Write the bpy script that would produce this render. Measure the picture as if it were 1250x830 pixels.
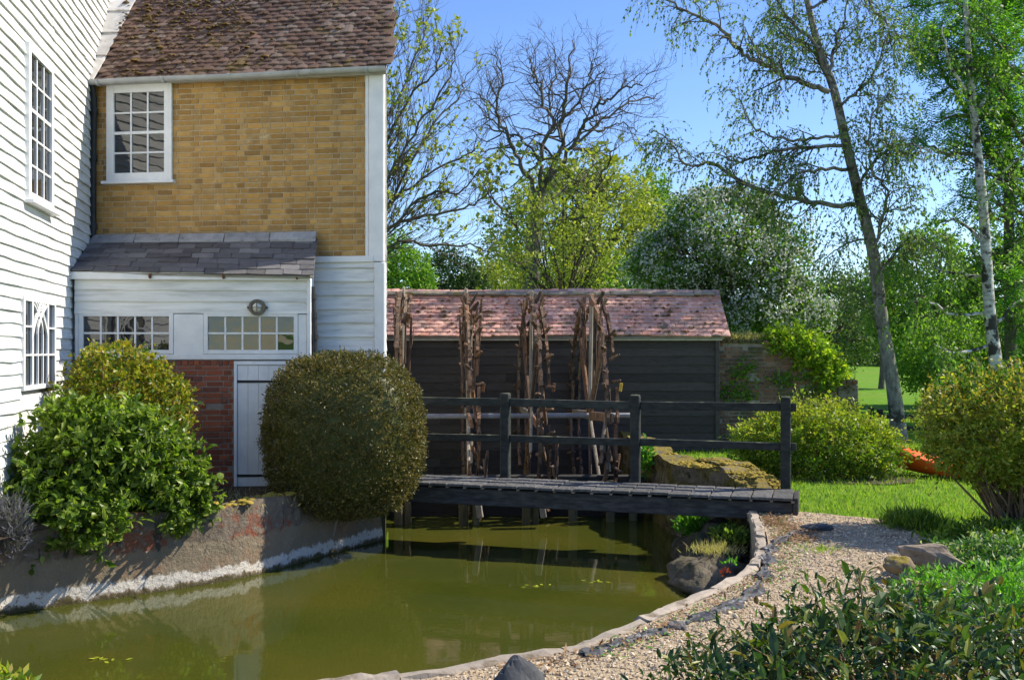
import bpy, math, random
import numpy as np
from mathutils import Matrix, Vector

random.seed(7)
rng = np.random.default_rng(7)
PI = math.pi
scene = bpy.context.scene
COL = scene.collection
for o in list(bpy.data.objects):
    bpy.data.objects.remove(o)

# ------------------------------------------------------------------ camera
F, CX, HY, CZ = 1200.0, 625.0, 428.0, 1.95      # focal (px of 1250 wide), centre, horizon, eye height
cam = bpy.data.cameras.new('camera')
cam.sensor_width = 36.0
cam.lens = F / 1250 * 36
cam.shift_y = (HY - 415) / 1250
cam.clip_start = 0.1
cam.clip_end = 3000
camo = bpy.data.objects.new('camera', cam)
camo.location = (0, 0, CZ)
camo.rotation_euler = (PI / 2, 0, 0)
COL.objects.link(camo)
scene.camera = camo

# ------------------------------------------------------------------ light
SUN = Vector((1.0, 0.25, 1.0)).normalized()
SUN_EL = math.asin(SUN.z)
SUN_AZ = math.atan2(SUN.x, SUN.y)
world = bpy.data.worlds.new('World')
scene.world = world
world.use_nodes = True
wn, wl = world.node_tree.nodes, world.node_tree.links
wn.clear()
sky = wn.new('ShaderNodeTexSky')
sky.sky_type = 'NISHITA'
sky.sun_disc = False
sky.sun_elevation = SUN_EL
sky.sun_rotation = SUN_AZ
sky.altitude = 50
sky.air_density = 1.0
sky.dust_density = 0.0
sky.ozone_density = 4.0
bg = wn.new('ShaderNodeBackground')
bg.inputs['Strength'].default_value = 0.12
wo = wn.new('ShaderNodeOutputWorld')
hsv = wn.new('ShaderNodeHueSaturation')            # clear, deep blue air all round
hsv.inputs['Hue'].default_value = 0.512
hsv.inputs['Saturation'].default_value = 1.12
hsv.inputs['Value'].default_value = 0.87
wl.new(sky.outputs[0], hsv.inputs['Color'])
wl.new(hsv.outputs[0], bg.inputs[0])
wl.new(bg.outputs[0], wo.inputs[0])
sl = bpy.data.lights.new('sun', 'SUN')
sl.energy = 3.6
sl.angle = math.radians(0.5)
sl.color = (1.0, 0.91, 0.76)
slo = bpy.data.objects.new('sun', sl)
slo.rotation_euler = SUN.to_track_quat('Z', 'Y').to_euler()
slo.location = (20, 8, 25)
COL.objects.link(slo)
vs = scene.view_settings
vs.view_transform = 'Standard'
vs.look = 'None'
vs.exposure = 1.08
vs.gamma = 1.0
vs.use_curve_mapping = False

# ------------------------------------------------------------------ helpers
def P(px, py, d):
    return np.array([(px - CX) / F * d, d, (HY - py) / F * d + CZ])

WM = {}
def setup(o, parent, mw):
    COL.objects.link(o)
    if parent is not None:
        o.parent = parent
        o.matrix_local = WM[parent].inverted() @ mw
    else:
        o.matrix_world = mw
    WM[o] = mw

def tag(o, label=None, cat=None, group=None, kind=None):
    if label: o['label'] = label
    if cat: o['category'] = cat
    if group: o['group'] = group
    if kind: o['kind'] = kind
    return o

def thing(name, label, cat, loc, group=None, rotz=0.0):
    o = bpy.data.objects.new(name, None)
    o.empty_display_size = 0.1
    setup(o, None, Matrix.Translation(Vector([float(c) for c in loc])) @ Matrix.Rotation(rotz, 4, 'Z'))
    return tag(o, label, cat, group)

def np_mesh(name, V, Fs, mat=None, rnd=None, smooth=False):
    """V (n,3); Fs a list of (m,k) int arrays"""
    me = bpy.data.meshes.new(name)
    V = np.asarray(V, dtype=np.float32)
    me.vertices.add(len(V))
    me.vertices.foreach_set('co', V.ravel())
    Fs = [np.asarray(f, dtype=np.int32) for f in Fs if len(f)]
    loops = np.concatenate([f.ravel() for f in Fs])
    tot = np.concatenate([np.full(len(f), f.shape[1], dtype=np.int32) for f in Fs])
    start = np.concatenate([[0], np.cumsum(tot)[:-1]]).astype(np.int32)
    me.loops.add(len(loops))
    me.loops.foreach_set('vertex_index', loops)
    me.polygons.add(len(tot))
    me.polygons.foreach_set('loop_start', start)
    me.polygons.foreach_set('use_smooth', np.full(len(tot), bool(smooth)))
    me.update(calc_edges=True)
    me.validate()
    if rnd is not None:
        a = me.attributes.new('rnd', 'FLOAT', 'POINT')
        a.data.foreach_set('value', np.asarray(rnd, dtype=np.float32))
    if mat: me.materials.append(mat)
    return me

def obj(name, V, Fs, mat, parent=None, rnd=None, smooth=False, origin=None):
    """vertices in world coordinates"""
    V = np.asarray(V, dtype=np.float64)
    if parent is not None:
        mw = WM[parent]
    else:
        if origin is None:
            origin = [(V[:, 0].min() + V[:, 0].max()) / 2, (V[:, 1].min() + V[:, 1].max()) / 2, V[:, 2].min()]
        mw = Matrix.Translation(Vector([float(c) for c in origin]))
    inv = np.array(mw.inverted())
    L = V @ inv[:3, :3].T + inv[:3, 3]
    if not isinstance(Fs, list): Fs = [Fs]
    me = np_mesh(name, L, Fs, mat, rnd, smooth)
    o = bpy.data.objects.new(name, me)
    setup(o, parent, mw)
    return o

def inst(name, me, mw, parent):
    o = bpy.data.objects.new(name, me)
    setup(o, parent, mw)
    return o

class MB:
    def __init__(s): s.V = []; s.F = {}; s.n = 0; s.R = []
    def add(s, V, Fs, r=None):
        V = np.asarray(V, dtype=np.float64)
        if not isinstance(Fs, list): Fs = [Fs]
        for f in Fs:
            f = np.asarray(f, dtype=np.int64)
            if len(f): s.F.setdefault(f.shape[1], []).append(f + s.n)
        s.V.append(V); s.n += len(V)
        if r is None: r = random.random()
        s.R.append(np.full(len(V), r) if np.isscalar(r) else r)
        return s
    def build(s, name, mat, parent=None, smooth=False, origin=None):
        V = np.concatenate(s.V)
        return obj(name, V, [np.concatenate(f) for f in s.F.values()], mat, parent, np.concatenate(s.R), smooth, origin)

BOXF = np.array([[0, 3, 2, 1], [4, 5, 6, 7], [0, 1, 5, 4], [1, 2, 6, 5], [2, 3, 7, 6], [3, 0, 4, 7]])
def box(x0, x1, y0, y1, z0, z1):
    return np.array([[x0, y0, z0], [x1, y0, z0], [x1, y1, z0], [x0, y1, z0],
                     [x0, y0, z1], [x1, y0, z1], [x1, y1, z1], [x0, y1, z1]], dtype=float)

def cbox(x0, x1, y0, y1, z0, z1, c=0.006):
    """chamfered box: 24 vertices"""
    V = []; 
    c = min(c, (x1-x0)*.4, (y1-y0)*.4, (z1-z0)*.4)
    xs, ys, zs = (x0, x1), (y0, y1), (z0, z1)
    idx = {}
    for i in (0, 1):
        for j in (0, 1):
            for k in (0, 1):
                sx, sy, sz = (1 if i == 0 else -1), (1 if j == 0 else -1), (1 if k == 0 else -1)
                p = (xs[i], ys[j], zs[k])
                idx[i, j, k, 0] = len(V); V.append((p[0], p[1] + sy*c, p[2] + sz*c))
                idx[i, j, k, 1] = len(V); V.append((p[0] + sx*c, p[1], p[2] + sz*c))
                idx[i, j, k, 2] = len(V); V.append((p[0] + sx*c, p[1] + sy*c, p[2]))
    Q, T = [], []
    for a in (0, 1):
        Q.append([idx[a, 0, 0, 0], idx[a, 1, 0, 0], idx[a, 1, 1, 0], idx[a, 0, 1, 0]][::(1 if a else -1)])
        Q.append([idx[0, a, 0, 1], idx[1, a, 0, 1], idx[1, a, 1, 1], idx[0, a, 1, 1]][::(-1 if a else 1)])
        Q.append([idx[0, 0, a, 2], idx[1, 0, a, 2], idx[1, 1, a, 2], idx[0, 1, a, 2]][::(1 if a else -1)])
    for a in (0, 1):
        for b in (0, 1):
            Q.append([idx[a, b, 0, 0], idx[a, b, 1, 0], idx[a, b, 1, 1], idx[a, b, 0, 1]])
            Q.append([idx[a, 0, b, 0], idx[a, 1, b, 0], idx[a, 1, b, 2], idx[a, 0, b, 2]])
            Q.append([idx[0, a, b, 1], idx[1, a, b, 1], idx[1, a, b, 2], idx[0, a, b, 2]])
    for i in (0, 1):
        for j in (0, 1):
            for k in (0, 1):
                T.append([idx[i, j, k, 0], idx[i, j, k, 1], idx[i, j, k, 2]])
    V = np.array(V, dtype=float)
    # make winding point outward
    cen = V.mean(0)
    def fix(fs):
        out = []
        for f in fs:
            p = V[f]; nrm = np.cross(p[1]-p[0], p[2]-p[0])
            out.append(f if np.dot(nrm, p.mean(0)-cen) > 0 else f[::-1])
        return np.array(out)
    return V, [fix(Q), fix(T)]

class Frame:
    """local x along, y into the surface, z up"""
    def __init__(s, o, xd, up=(0, 0, 1)):
        x = np.array(xd, dtype=float); x /= np.linalg.norm(x)
        z = np.array(up, dtype=float); z -= x * np.dot(x, z); z /= np.linalg.norm(z)
        y = np.cross(z, x)
        s.o = np.array(o, dtype=float); s.R = np.stack([x, y, z])   # rows are axes
    def w(s, V): return np.asarray(V) @ s.R + s.o
    def mat(s, p=(0, 0, 0), rot=None):
        m = Matrix(((*s.R[:, 0],), (*s.R[:, 1],), (*s.R[:, 2],))).to_4x4()
        m.translation = Vector(s.w(np.array(p, dtype=float)))
        if rot is not None: m = m @ rot
        return m

def beam(mb, a, b, w, h, up=(0, 0, 1), roll=0.0, taper=1.0, c=0.006, r=None):
    """chamfered timber from a to b"""
    a = np.array(a, float); b = np.array(b, float)
    L = np.linalg.norm(b - a)
    d = (b - a) / L
    up = np.array(up, float)
    if abs(np.dot(d, up)) > .95: up = np.array([0, 1.0, 0])
    fr = Frame(a, d, up)
    V, Fs = cbox(0, L, -w/2, w/2, -h/2, h/2, c)
    if roll:
        cs, sn = math.cos(roll), math.sin(roll)
        V = np.stack([V[:, 0], V[:, 1]*cs - V[:, 2]*sn, V[:, 1]*sn + V[:, 2]*cs], 1)
    if taper != 1:
        k = 1 + (taper - 1) * V[:, 0:1] / L
        V[:, 1:] *= k
    mb.add(fr.w(V), Fs, r)

def tubes(polys, sides):
    """polys: list of (pts (n,3), rad (n,)); returns V, quads, rnd"""
    groups = {}
    for p, r in polys: groups.setdefault(len(p), []).append((p, r))
    Vs, Qs, Rs, off = [], [], [], 0
    for n, g in groups.items():
        Pt = np.array([q[0] for q in g], float); Rd = np.array([q[1] for q in g], float)
        m = len(g)
        T = np.gradient(Pt, axis=1)
        T /= np.linalg.norm(T, axis=2, keepdims=True) + 1e-9
        ref = np.array([0.31, 0.84, 0.2]); ref /= np.linalg.norm(ref)
        A = np.cross(T, ref); A /= np.linalg.norm(A, axis=2, keepdims=True) + 1e-9
        B = np.cross(T, A)
        ang = np.arange(sides) * 2 * PI / sides
        ring = A[:, :, None, :] * np.cos(ang)[None, None, :, None] + B[:, :, None, :] * np.sin(ang)[None, None, :, None]
        V = Pt[:, :, None, :] + ring * Rd[:, :, None, None]
        base = (np.arange(m) * n * sides)[:, None, None] + (np.arange(n - 1) * sides)[None, :, None]
        k = np.arange(sides)[None, None, :]; k2 = (np.arange(sides) + 1) % sides
        k2 = k2[None, None, :]
        Q = np.stack([base + k, base + sides + k, base + sides + k2, base + k2], -1).reshape(-1, 4) + off
        Vs.append(V.reshape(-1, 3)); Qs.append(Q)
        Rs.append(np.repeat(rng.random(m), n * sides)); off += m * n * sides
    return np.concatenate(Vs), np.concatenate(Qs), np.concatenate(Rs)

def norm(a): return a / (np.linalg.norm(a, axis=-1, keepdims=True) + 1e-9)

def leaves(Pt, D, N, L, W, fold=0.0, rnd=None, shape='leaf'):
    """leaf blades: base Pt, direction D, approximate normal N"""
    n = len(Pt)
    D = norm(D); S = norm(np.cross(D, N)); N = np.cross(S, D)
    L = np.broadcast_to(np.asarray(L, float), (n,))[:, None]
    W = np.broadcast_to(np.asarray(W, float), (n,))[:, None]
    if rnd is None: rnd = rng.random(n)
    if fold == 0:
        V = np.stack([Pt, Pt + D*L*.5 + S*W*.5, Pt + D*L, Pt + D*L*.45 - S*W*.5], 1)
        Q = np.arange(n*4).reshape(n, 4)
        return V.reshape(-1, 3), [Q], np.repeat(rnd, 4)
    up = N * W * fold
    V = np.stack([Pt, Pt + D*L*.3 + S*W*.45 + up, Pt + D*L*.7 + S*W*.36 + up*.8, Pt + D*L - N*L*.12,
                  Pt + D*L*.7 - S*W*.36 + up*.8, Pt + D*L*.3 - S*W*.45 + up, Pt + D*L*.5], 1)
    b = (np.arange(n) * 7)[:, None]
    T = np.concatenate([b + np.array([[0, 1, 6]]), b + np.array([[6, 2, 3]]), b + np.array([[0, 6, 5]]), b + np.array([[6, 3, 4]]),
                        b + np.array([[1, 2, 6]]), b + np.array([[6, 4, 5]])])
    return V.reshape(-1, 3), [T], np.repeat(rnd, 7)

def rdir(n):
    return norm(rng.normal(size=(n, 3)))

def lump(p, k=1.0, seed=0.0):
    """smooth pseudo-noise in -1..1 from positions"""
    p = np.asarray(p) * k + seed
    x, y, z = p[..., 0], p[..., 1], p[..., 2]
    return (np.sin(1.7*x + 2.1*np.sin(1.3*y + z)) + np.sin(2.3*y + 1.9*np.sin(1.1*z + x)) + np.sin(2.9*z + 1.6*np.sin(1.7*x + 1.2*y))) / 3

# ------------------------------------------------------------------ materials
def ramp(nt, cols, lo=0.0, hi=1.0, mode='LINEAR'):
    r = nt.nodes.new('ShaderNodeValToRGB')
    r.color_ramp.interpolation = mode
    els = r.color_ramp.elements
    while len(els) < len(cols): els.new(0.5)
    for i, c in enumerate(cols):
        els[i].position = lo + (hi - lo) * i / max(1, len(cols) - 1)
        els[i].color = (*c, 1)
    return r

def base(name):
    m = bpy.data.materials.new(name); m.use_nodes = True
    nt = m.node_tree; nt.nodes.clear()
    out = nt.nodes.new('ShaderNodeOutputMaterial')
    b = nt.nodes.new('ShaderNodeBsdfPrincipled')
    nt.links.new(b.outputs[0], out.inputs[0])
    return m, nt, b, out

def mth(nt, op, a, b=None, clamp=False):
    n = nt.nodes.new('ShaderNodeMath'); n.operation = op; n.use_clamp = clamp
    for i, v in enumerate((a, b)):
        if v is None: continue
        if isinstance(v, (int, float)): n.inputs[i].default_value = v
        else: nt.links.new(v, n.inputs[i])
    return n.outputs[0]

def rand_out(nt):
    oi = nt.nodes.new('ShaderNodeObjectInfo')
    at = nt.nodes.new('ShaderNodeAttribute'); at.attribute_name = 'rnd'
    return mth(nt, 'FRACT', mth(nt, 'ADD', oi.outputs['Random'], at.outputs['Fac']))

def noise(nt, scale, detail=5, stretch=(1, 1, 1), rough=.55, rotz=0.0, dist=0.0):
    g = nt.nodes.new('ShaderNodeNewGeometry')
    mp = nt.nodes.new('ShaderNodeMapping')
    mp.inputs['Scale'].default_value = stretch
    mp.inputs['Rotation'].default_value = (0, 0, rotz)
    n = nt.nodes.new('ShaderNodeTexNoise')
    n.inputs['Scale'].default_value = scale; n.inputs['Detail'].default_value = detail
    n.inputs['Roughness'].default_value = rough; n.inputs['Distortion'].default_value = dist
    nt.links.new(g.outputs['Position'], mp.inputs[0]); nt.links.new(mp.outputs[0], n.inputs['Vector'])
    return n.outputs['Fac']

def mixc(nt, fac, a, b, mode='MIX'):
    n = nt.nodes.new('ShaderNodeMix'); n.data_type = 'RGBA'; n.blend_type = mode
    for sock, v in ((n.inputs[0], fac), (n.inputs[6], a), (n.inputs[7], b)):
        if isinstance(v, (int, float)): sock.default_value = v
        elif isinstance(v, tuple): sock.default_value = (*v, 1)
        else: nt.links.new(v, sock)
    return n.outputs[2]

def step(nt, v, lo, hi):
    n = nt.nodes.new('ShaderNodeMapRange'); n.interpolation_type = 'SMOOTHSTEP'
    n.inputs[1].default_value = lo; n.inputs[2].default_value = hi
    nt.links.new(v, n.inputs[0]); return n.outputs[0]

def bump(nt, b, h, strength=.3, dist=.01):
    n = nt.nodes.new('ShaderNodeBump'); n.inputs['Strength'].default_value = strength
    n.inputs['Distance'].default_value = dist
    nt.links.new(h, n.inputs['Height']); nt.links.new(n.outputs[0], b.inputs['Normal'])

def M(name, cols, scale=4, detail=6, rough=.8, bmp=.3, bscale=40, bdist=.006, stretch=(1, 1, 1), rnd=None, rv=.15,
      stain=None, stain_scale=1.2, stain_lo=.5, stain_hi=.65, stain2=None, s2=(6, .55, .7), spec=.3, rotz=0.0, moss=None, metal=0.0, coat=0.0):
    m, nt, b, _ = base(name)
    nz = noise(nt, scale, detail, stretch, rotz=rotz)
    c = ramp(nt, cols, .3, .7); nt.links.new(nz, c.inputs[0]); c = c.outputs[0]
    r = rand_out(nt)
    if rnd:                                       # a colour for each piece
        rc = ramp(nt, rnd); nt.links.new(r, rc.inputs[0])
        c = mixc(nt, .35, rc.outputs[0], c)
    if rv:
        hs = nt.nodes.new('ShaderNodeHueSaturation')
        rr = mth(nt, 'FRACT', mth(nt, 'MULTIPLY', r, 7.31))
        nt.links.new(mth(nt, 'ADD', mth(nt, 'MULTIPLY', rr, 2*rv), 1 - rv), hs.inputs['Value'])
        nt.links.new(c, hs.inputs['Color']); c = hs.outputs[0]
    if stain:
        c = mixc(nt, step(nt, noise(nt, stain_scale, 8, rough=.65), stain_lo, stain_hi), c, stain)
    if stain2:
        c = mixc(nt, step(nt, noise(nt, s2[0], 6, stretch, rough=.7, rotz=rotz), s2[1], s2[2]), c, stain2)
    if moss:                                      # moss grows on faces that look up
        g = nt.nodes.new('ShaderNodeNewGeometry'); sp = nt.nodes.new('ShaderNodeSeparateXYZ')
        nt.links.new(g.outputs['Normal'], sp.inputs[0])
        f = mth(nt, 'MULTIPLY', step(nt, sp.outputs[2], .35, .8), step(nt, noise(nt, 5, 6), moss[1], moss[1] + .12))
        c = mixc(nt, f, c, moss[0])
    nt.links.new(c, b.inputs['Base Color'])
    b.inputs['Roughness'].default_value = rough
    b.inputs['Specular IOR Level'].default_value = spec
    b.inputs['Metallic'].default_value = metal
    b.inputs['Coat Weight'].default_value = coat
    if bmp: bump(nt, b, noise(nt, bscale, 6, stretch, rotz=rotz), bmp, bdist)
    return m

def LM(name, cols, trans=.45, rough=.45, spec=.4, tcol=None, mode='LINEAR'):
    """leaves: reflecting and letting light through"""
    m, nt, b, out = base(name)
    r = rand_out(nt)
    c = ramp(nt, cols, mode=mode); nt.links.new(r, c.inputs[0])
    hs = nt.nodes.new('ShaderNodeHueSaturation')
    rr = mth(nt, 'FRACT', mth(nt, 'MULTIPLY', r, 13.7))
    nt.links.new(mth(nt, 'ADD', mth(nt, 'MULTIPLY', rr, .5), .75), hs.inputs['Value'])
    nt.links.new(c.outputs[0], hs.inputs['Color'])
    nt.links.new(hs.outputs[0], b.inputs['Base Color'])
    b.inputs['Roughness'].default_value = rough
    b.inputs['Specular IOR Level'].default_value = spec
    if trans:
        t = nt.nodes.new('ShaderNodeBsdfTranslucent')
        tc = mixc(nt, 1.0, hs.outputs[0], tcol or (1.35, 1.5, .55), 'MULTIPLY')
        nt.links.new(tc, t.inputs[0])
        mx = nt.nodes.new('ShaderNodeMixShader'); mx.inputs[0].default_value = trans
        nt.links.new(b.outputs[0], mx.inputs[1]); nt.links.new(t.outputs[0], mx.inputs[2])
        nt.links.new(mx.outputs[0], out.inputs[0])
    return m

white_board = M('white_board', [(.55, .55, .52), (.72, .72, .69), (.79, .79, .76)], scale=3, stretch=(.6, .6, 6), rough=.55, bmp=.25, bscale=22,
                stain2=(.42, .41, .37), s2=(9, .63, .76), rv=.05)
white_paint = M('white_paint', [(.68, .69, .7), (.8, .8, .8)], scale=5, rough=.45, bmp=.12, bscale=30, stain2=(.5, .49, .46), s2=(12, .66, .78), rv=.03)
board_back = M('board_back', [(.25, .24, .22), (.35, .34, .32)], rough=.8)
yellow_brick = M('yellow_brick', [(.29, .16, .043), (.42, .245, .072), (.5, .31, .11)], scale=9, rough=.9, bmp=.6, bscale=70, rv=.2,
                 rnd=[(.32, .165, .045), (.45, .255, .076), (.39, .21, .055), (.48, .295, .1), (.35, .19, .055), (.26, .15, .06), (.47, .31, .13), (.38, .215, .066)],
                 stain=(.12, .085, .05), stain_scale=1.1, stain_lo=.5, stain_hi=.8, stain2=(.6, .47, .28), s2=(5, .6, .75))
mortar_pale = M('mortar_pale', [(.36, .28, .17), (.52, .43, .29)], scale=14, rough=.95, bmp=.5, bscale=90)
red_brick = M('red_brick', [(.2, .055, .03), (.3, .09, .045), (.24, .08, .05)], scale=12, rough=.9, bmp=.5, bscale=80, rv=.25,
              rnd=[(.28, .075, .035), (.2, .055, .035), (.34, .11, .05), (.13, .06, .05), (.3, .09, .04), (.22, .1, .075)],
              stain2=(.26, .2, .16), s2=(16, .64, .72))
mortar_grey = M('mortar_grey', [(.2, .17, .14), (.3, .26, .22)], scale=14, rough=.95, bmp=.5, bscale=90)
old_brick = M('old_brick', [(.13, .08, .05), (.22, .12, .07)], scale=6, rough=.95, bmp=.6, bscale=60, rv=.3,
              rnd=[(.22, .1, .06), (.14, .09, .06), (.26, .13, .07), (.12, .1, .07), (.2, .14, .1)],
              stain=(.07, .075, .03), stain_scale=1.6, stain_lo=.48, stain_hi=.62, stain2=(.2, .19, .16), s2=(9, .6, .7))
roof_tile = M('roof_tile', [(.09, .05, .036), (.14, .08, .058), (.12, .07, .05)], scale=10, rough=.9, bmp=.6, bscale=60, rv=.3,
              rnd=[(.13, .074, .05), (.085, .06, .047), (.155, .09, .064), (.11, .068, .05), (.21, .17, .135), (.09, .056, .043)],
              stain=(.15, .1, .04), stain_scale=2.5, stain_lo=.55, stain_hi=.66, stain2=(.26, .23, .2), s2=(16, .62, .7))
red_tile = M('red_tile', [(.54, .26, .19), (.68, .38, .29)], scale=9, rough=.9, bmp=.5, bscale=60, rv=.2,
             rnd=[(.68, .35, .27), (.58, .27, .19), (.74, .45, .36), (.62, .34, .26), (.4, .26, .2), (.68, .39, .3), (.36, .29, .23)],
             stain=(.16, .13, .085), stain_scale=3.2, stain_lo=.58, stain_hi=.7, stain2=(.07, .055, .04), s2=(14, .6, .68))
ridge_stone = M('ridge_stone', [(.18, .15, .11), (.33, .28, .22)], scale=9, rough=.95, bmp=.6, bscale=50, stain2=(.2, .17, .06), s2=(6, .54, .64))
moss_mat = M('moss_mat', [(.08, .05, .02), (.14, .09, .03), (.11, .075, .025)], scale=20, rough=1, bmp=.9, bscale=90, rv=.3)
moss_gold = M('moss_gold', [(.16, .13, .02), (.3, .22, .035), (.24, .2, .04)], scale=16, rough=1, bmp=.9, bscale=80, rv=.25)
slate = M('slate', [(.085, .082, .084), (.145, .138, .138), (.2, .19, .188)], scale=12, rough=.6, bmp=.35, bscale=60, rv=.28,
          rnd=[(.1, .096, .1), (.15, .144, .146), (.08, .077, .08), (.2, .192, .19)], stain2=(.22, .22, .2), s2=(10, .66, .74))
lead = M('lead', [(.22, .22, .23), (.36, .36, .36)], scale=7, rough=.6, bmp=.4, bscale=30, stain2=(.12, .12, .11), s2=(9, .58, .68))
pale_lead = M('pale_lead', [(.42, .4, .37), (.62, .6, .57)], scale=7, rough=.7, bmp=.4, bscale=30, stain2=(.3, .26, .2), s2=(9, .6, .7))
gutter_metal = M('gutter_metal', [(.34, .35, .36), (.46, .47, .48)], scale=6, rough=.5, bmp=.15, stain2=(.2, .2, .2), s2=(11, .62, .7))
black_iron = M('black_iron', [(.012, .013, .015), (.03, .03, .032)], scale=9, rough=.5, bmp=.2)
tar_board = M('tar_board', [(.032, .028, .024), (.058, .05, .043), (.045, .04, .035)], scale=5, stretch=(1, 1, 8), rough=.75, bmp=.5, bscale=18, rv=.3,
              stain2=(.085, .08, .07), s2=(10, .63, .78))
grey_board = M('grey_board', [(.06, .055, .05), (.12, .11, .1)], scale=5, stretch=(1, 1, 8), rough=.85, bmp=.5, bscale=18, rv=.3)
cream_trim = M('cream_trim', [(.42, .39, .31), (.58, .55, .46)], scale=6, rough=.7, stain2=(.2, .18, .13), s2=(7, .58, .7))
rail_wood = M('rail_wood', [(.015, .017, .015), (.032, .035, .03), (.052, .055, .047)], scale=6, stretch=(1, 3, 3), rough=.7, bmp=.5, bscale=25, rv=.2,
              moss=((.16, .17, .1), .5))
deck_wood = M('deck_wood', [(.055, .054, .052), (.095, .094, .091), (.14, .138, .133)], scale=8, stretch=(3, 1, 3), rough=.8, bmp=.5, bscale=25, rv=.25)
beam_wood = M('beam_wood', [(.022, .021, .02), (.045, .043, .04), (.08, .075, .069)], scale=5, stretch=(1, 2, 5), rough=.8, bmp=.6, bscale=22)
rot_wood = M('rot_wood', [(.06, .04, .028), (.15, .095, .062), (.25, .165, .11)], scale=6, stretch=(3, 3, .7), rough=.9, bmp=.9, bscale=28, bdist=.015, rv=.35,
             rnd=[(.1, .06, .04), (.18, .1, .06), (.06, .045, .035), (.3, .15, .07), (.17, .13, .1), (.33, .2, .11)], stain2=(.04, .032, .026), s2=(9, .5, .6))
grey_wood = M('grey_wood', [(.2, .17, .13), (.36, .31, .25)], scale=6, stretch=(3, 3, .7), rough=.9, bmp=.6, bscale=28, rv=.2, stain2=(.1, .09, .05), s2=(7, .57, .68))
slime_wood = M('slime_wood', [(.07, .065, .03), (.15, .13, .07), (.11, .11, .05)], scale=7, stretch=(3, 3, .7), rough=.8, bmp=.5, bscale=28, rv=.3)
rust = M('rust', [(.1, .045, .02), (.2, .085, .03)], scale=16, rough=.85, bmp=.4)
yellow_bracket = M('yellow_bracket', [(.45, .27, .03), (.6, .38, .05)], scale=12, rough=.7)
concrete = M('concrete', [(.22, .18, .135), (.36, .31, .25), (.3, .25, .19)], scale=9, rough=.95, bmp=.6, bscale=45, bdist=.012, rv=.12,
             stain=(.16, .13, .09), stain_scale=3.5, stain_lo=.52, stain_hi=.66, stain2=(.3, .24, .05), s2=(4.5, .63, .72))
mossy_concrete = M('mossy_concrete', [(.09, .075, .055), (.2, .175, .13)], scale=7, rough=.95, bmp=1.0, bscale=24, bdist=.03,
                   stain=(.1, .085, .02), stain_scale=2.5, stain_lo=.44, stain_hi=.52, stain2=(.035, .03, .02), s2=(5, .52, .6), moss=((.2, .155, .03), .4))
bank_earth = M('bank_earth', [(.06, .05, .032), (.12, .1, .068), (.2, .17, .125)], scale=6, rough=.95, bmp=.8, bscale=25, bdist=.02,
               stain=(.06, .06, .03), stain_scale=3, stain_lo=.48, stain_hi=.6)
stone_dark = M('stone_dark', [(.05, .055, .06), (.1, .105, .11)], scale=8, rough=.8, bmp=.5, bscale=40)
stone_warm = M('stone_warm', [(.2, .155, .11), (.38, .31, .23)], scale=8, rough=.9, bmp=.6, bscale=40, stain2=(.1, .08, .06), s2=(6, .55, .65))
stone_moss = M('stone_moss', [(.16, .125, .08), (.28, .22, .14)], scale=9, rough=.95, bmp=.8, bscale=30, bdist=.015, moss=((.22, .17, .03), .42))
soil = M('soil', [(.05, .038, .026), (.1, .075, .05)], scale=10, rough=1, bmp=.9, bscale=30, bdist=.02)
pebble_mat = M('pebble_mat', [(.42, .34, .24), (.6, .52, .4)], scale=30, rough=.9, bmp=0, rv=.25,
               rnd=[(.5, .39, .235), (.62, .51, .35), (.38, .27, .15), (.66, .57, .43), (.54, .4, .23), (.32, .25, .17)])
gravel_mat = M('gravel_mat', [(.3, .22, .13), (.5, .395, .26), (.42, .33, .21)], scale=26, detail=8, rough=1, bmp=.9, bscale=45, bdist=.02,
               stain=(.16, .1, .055), stain_scale=1.4, stain_lo=.55, stain_hi=.7)
plastic = M('plastic', [(.03, .032, .035), (.09, .09, .095)], scale=9, rough=.6, bmp=.6, spec=.3, stain2=(.3, .3, .3), s2=(7, .55, .68))
kayak_mat = M('kayak_mat', [(.75, .1, .012), (.85, .14, .02)], scale=3, rough=.35, bmp=.05, rv=0, spec=.5)
dark_glassy = None
bark = M('bark', [(.065, .056, .045), (.14, .122, .1), (.2, .175, .14)], scale=8, stretch=(2, 2, .6), rough=.95, bmp=.9, bscale=22, bdist=.03, rv=.15,
         stain=(.09, .1, .05), stain_scale=1.5, stain_lo=.5, stain_hi=.65)
grey_bark = M('grey_bark', [(.11, .1, .085), (.2, .185, .16), (.32, .3, .27)], scale=6, stretch=(2, 2, 1), rough=.95, bmp=.9, bscale=18, bdist=.03, rv=.1,
              stain=(.06, .055, .045), stain_scale=3, stain_lo=.5, stain_hi=.6)
twig_bark = M('twig_bark', [(.07, .055, .042), (.13, .105, .08)], scale=8, rough=.95, bmp=0, rv=.25)
pale_twig = M('pale_twig', [(.17, .15, .1), (.26, .23, .16)], scale=8, rough=.95, bmp=0, rv=.25)
birch_bark = M('birch_bark', [(.2, .19, .17), (.5, .48, .45), (.6, .58, .55)], scale=5, stretch=(1, 1, 3), rough=.9, bmp=.6, bscale=20, bdist=.02,
               stain=(.05, .045, .04), stain_scale=3, stain_lo=.5, stain_hi=.58)
bush_stem = M('bush_stem', [(.13, .085, .045), (.24, .17, .1)], scale=9, rough=.9, bmp=.3, rv=.25)
lamp_rim = M('lamp_rim', [(.1, .085, .06), (.17, .15, .11)], scale=14, rough=.6, bmp=.3)

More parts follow.
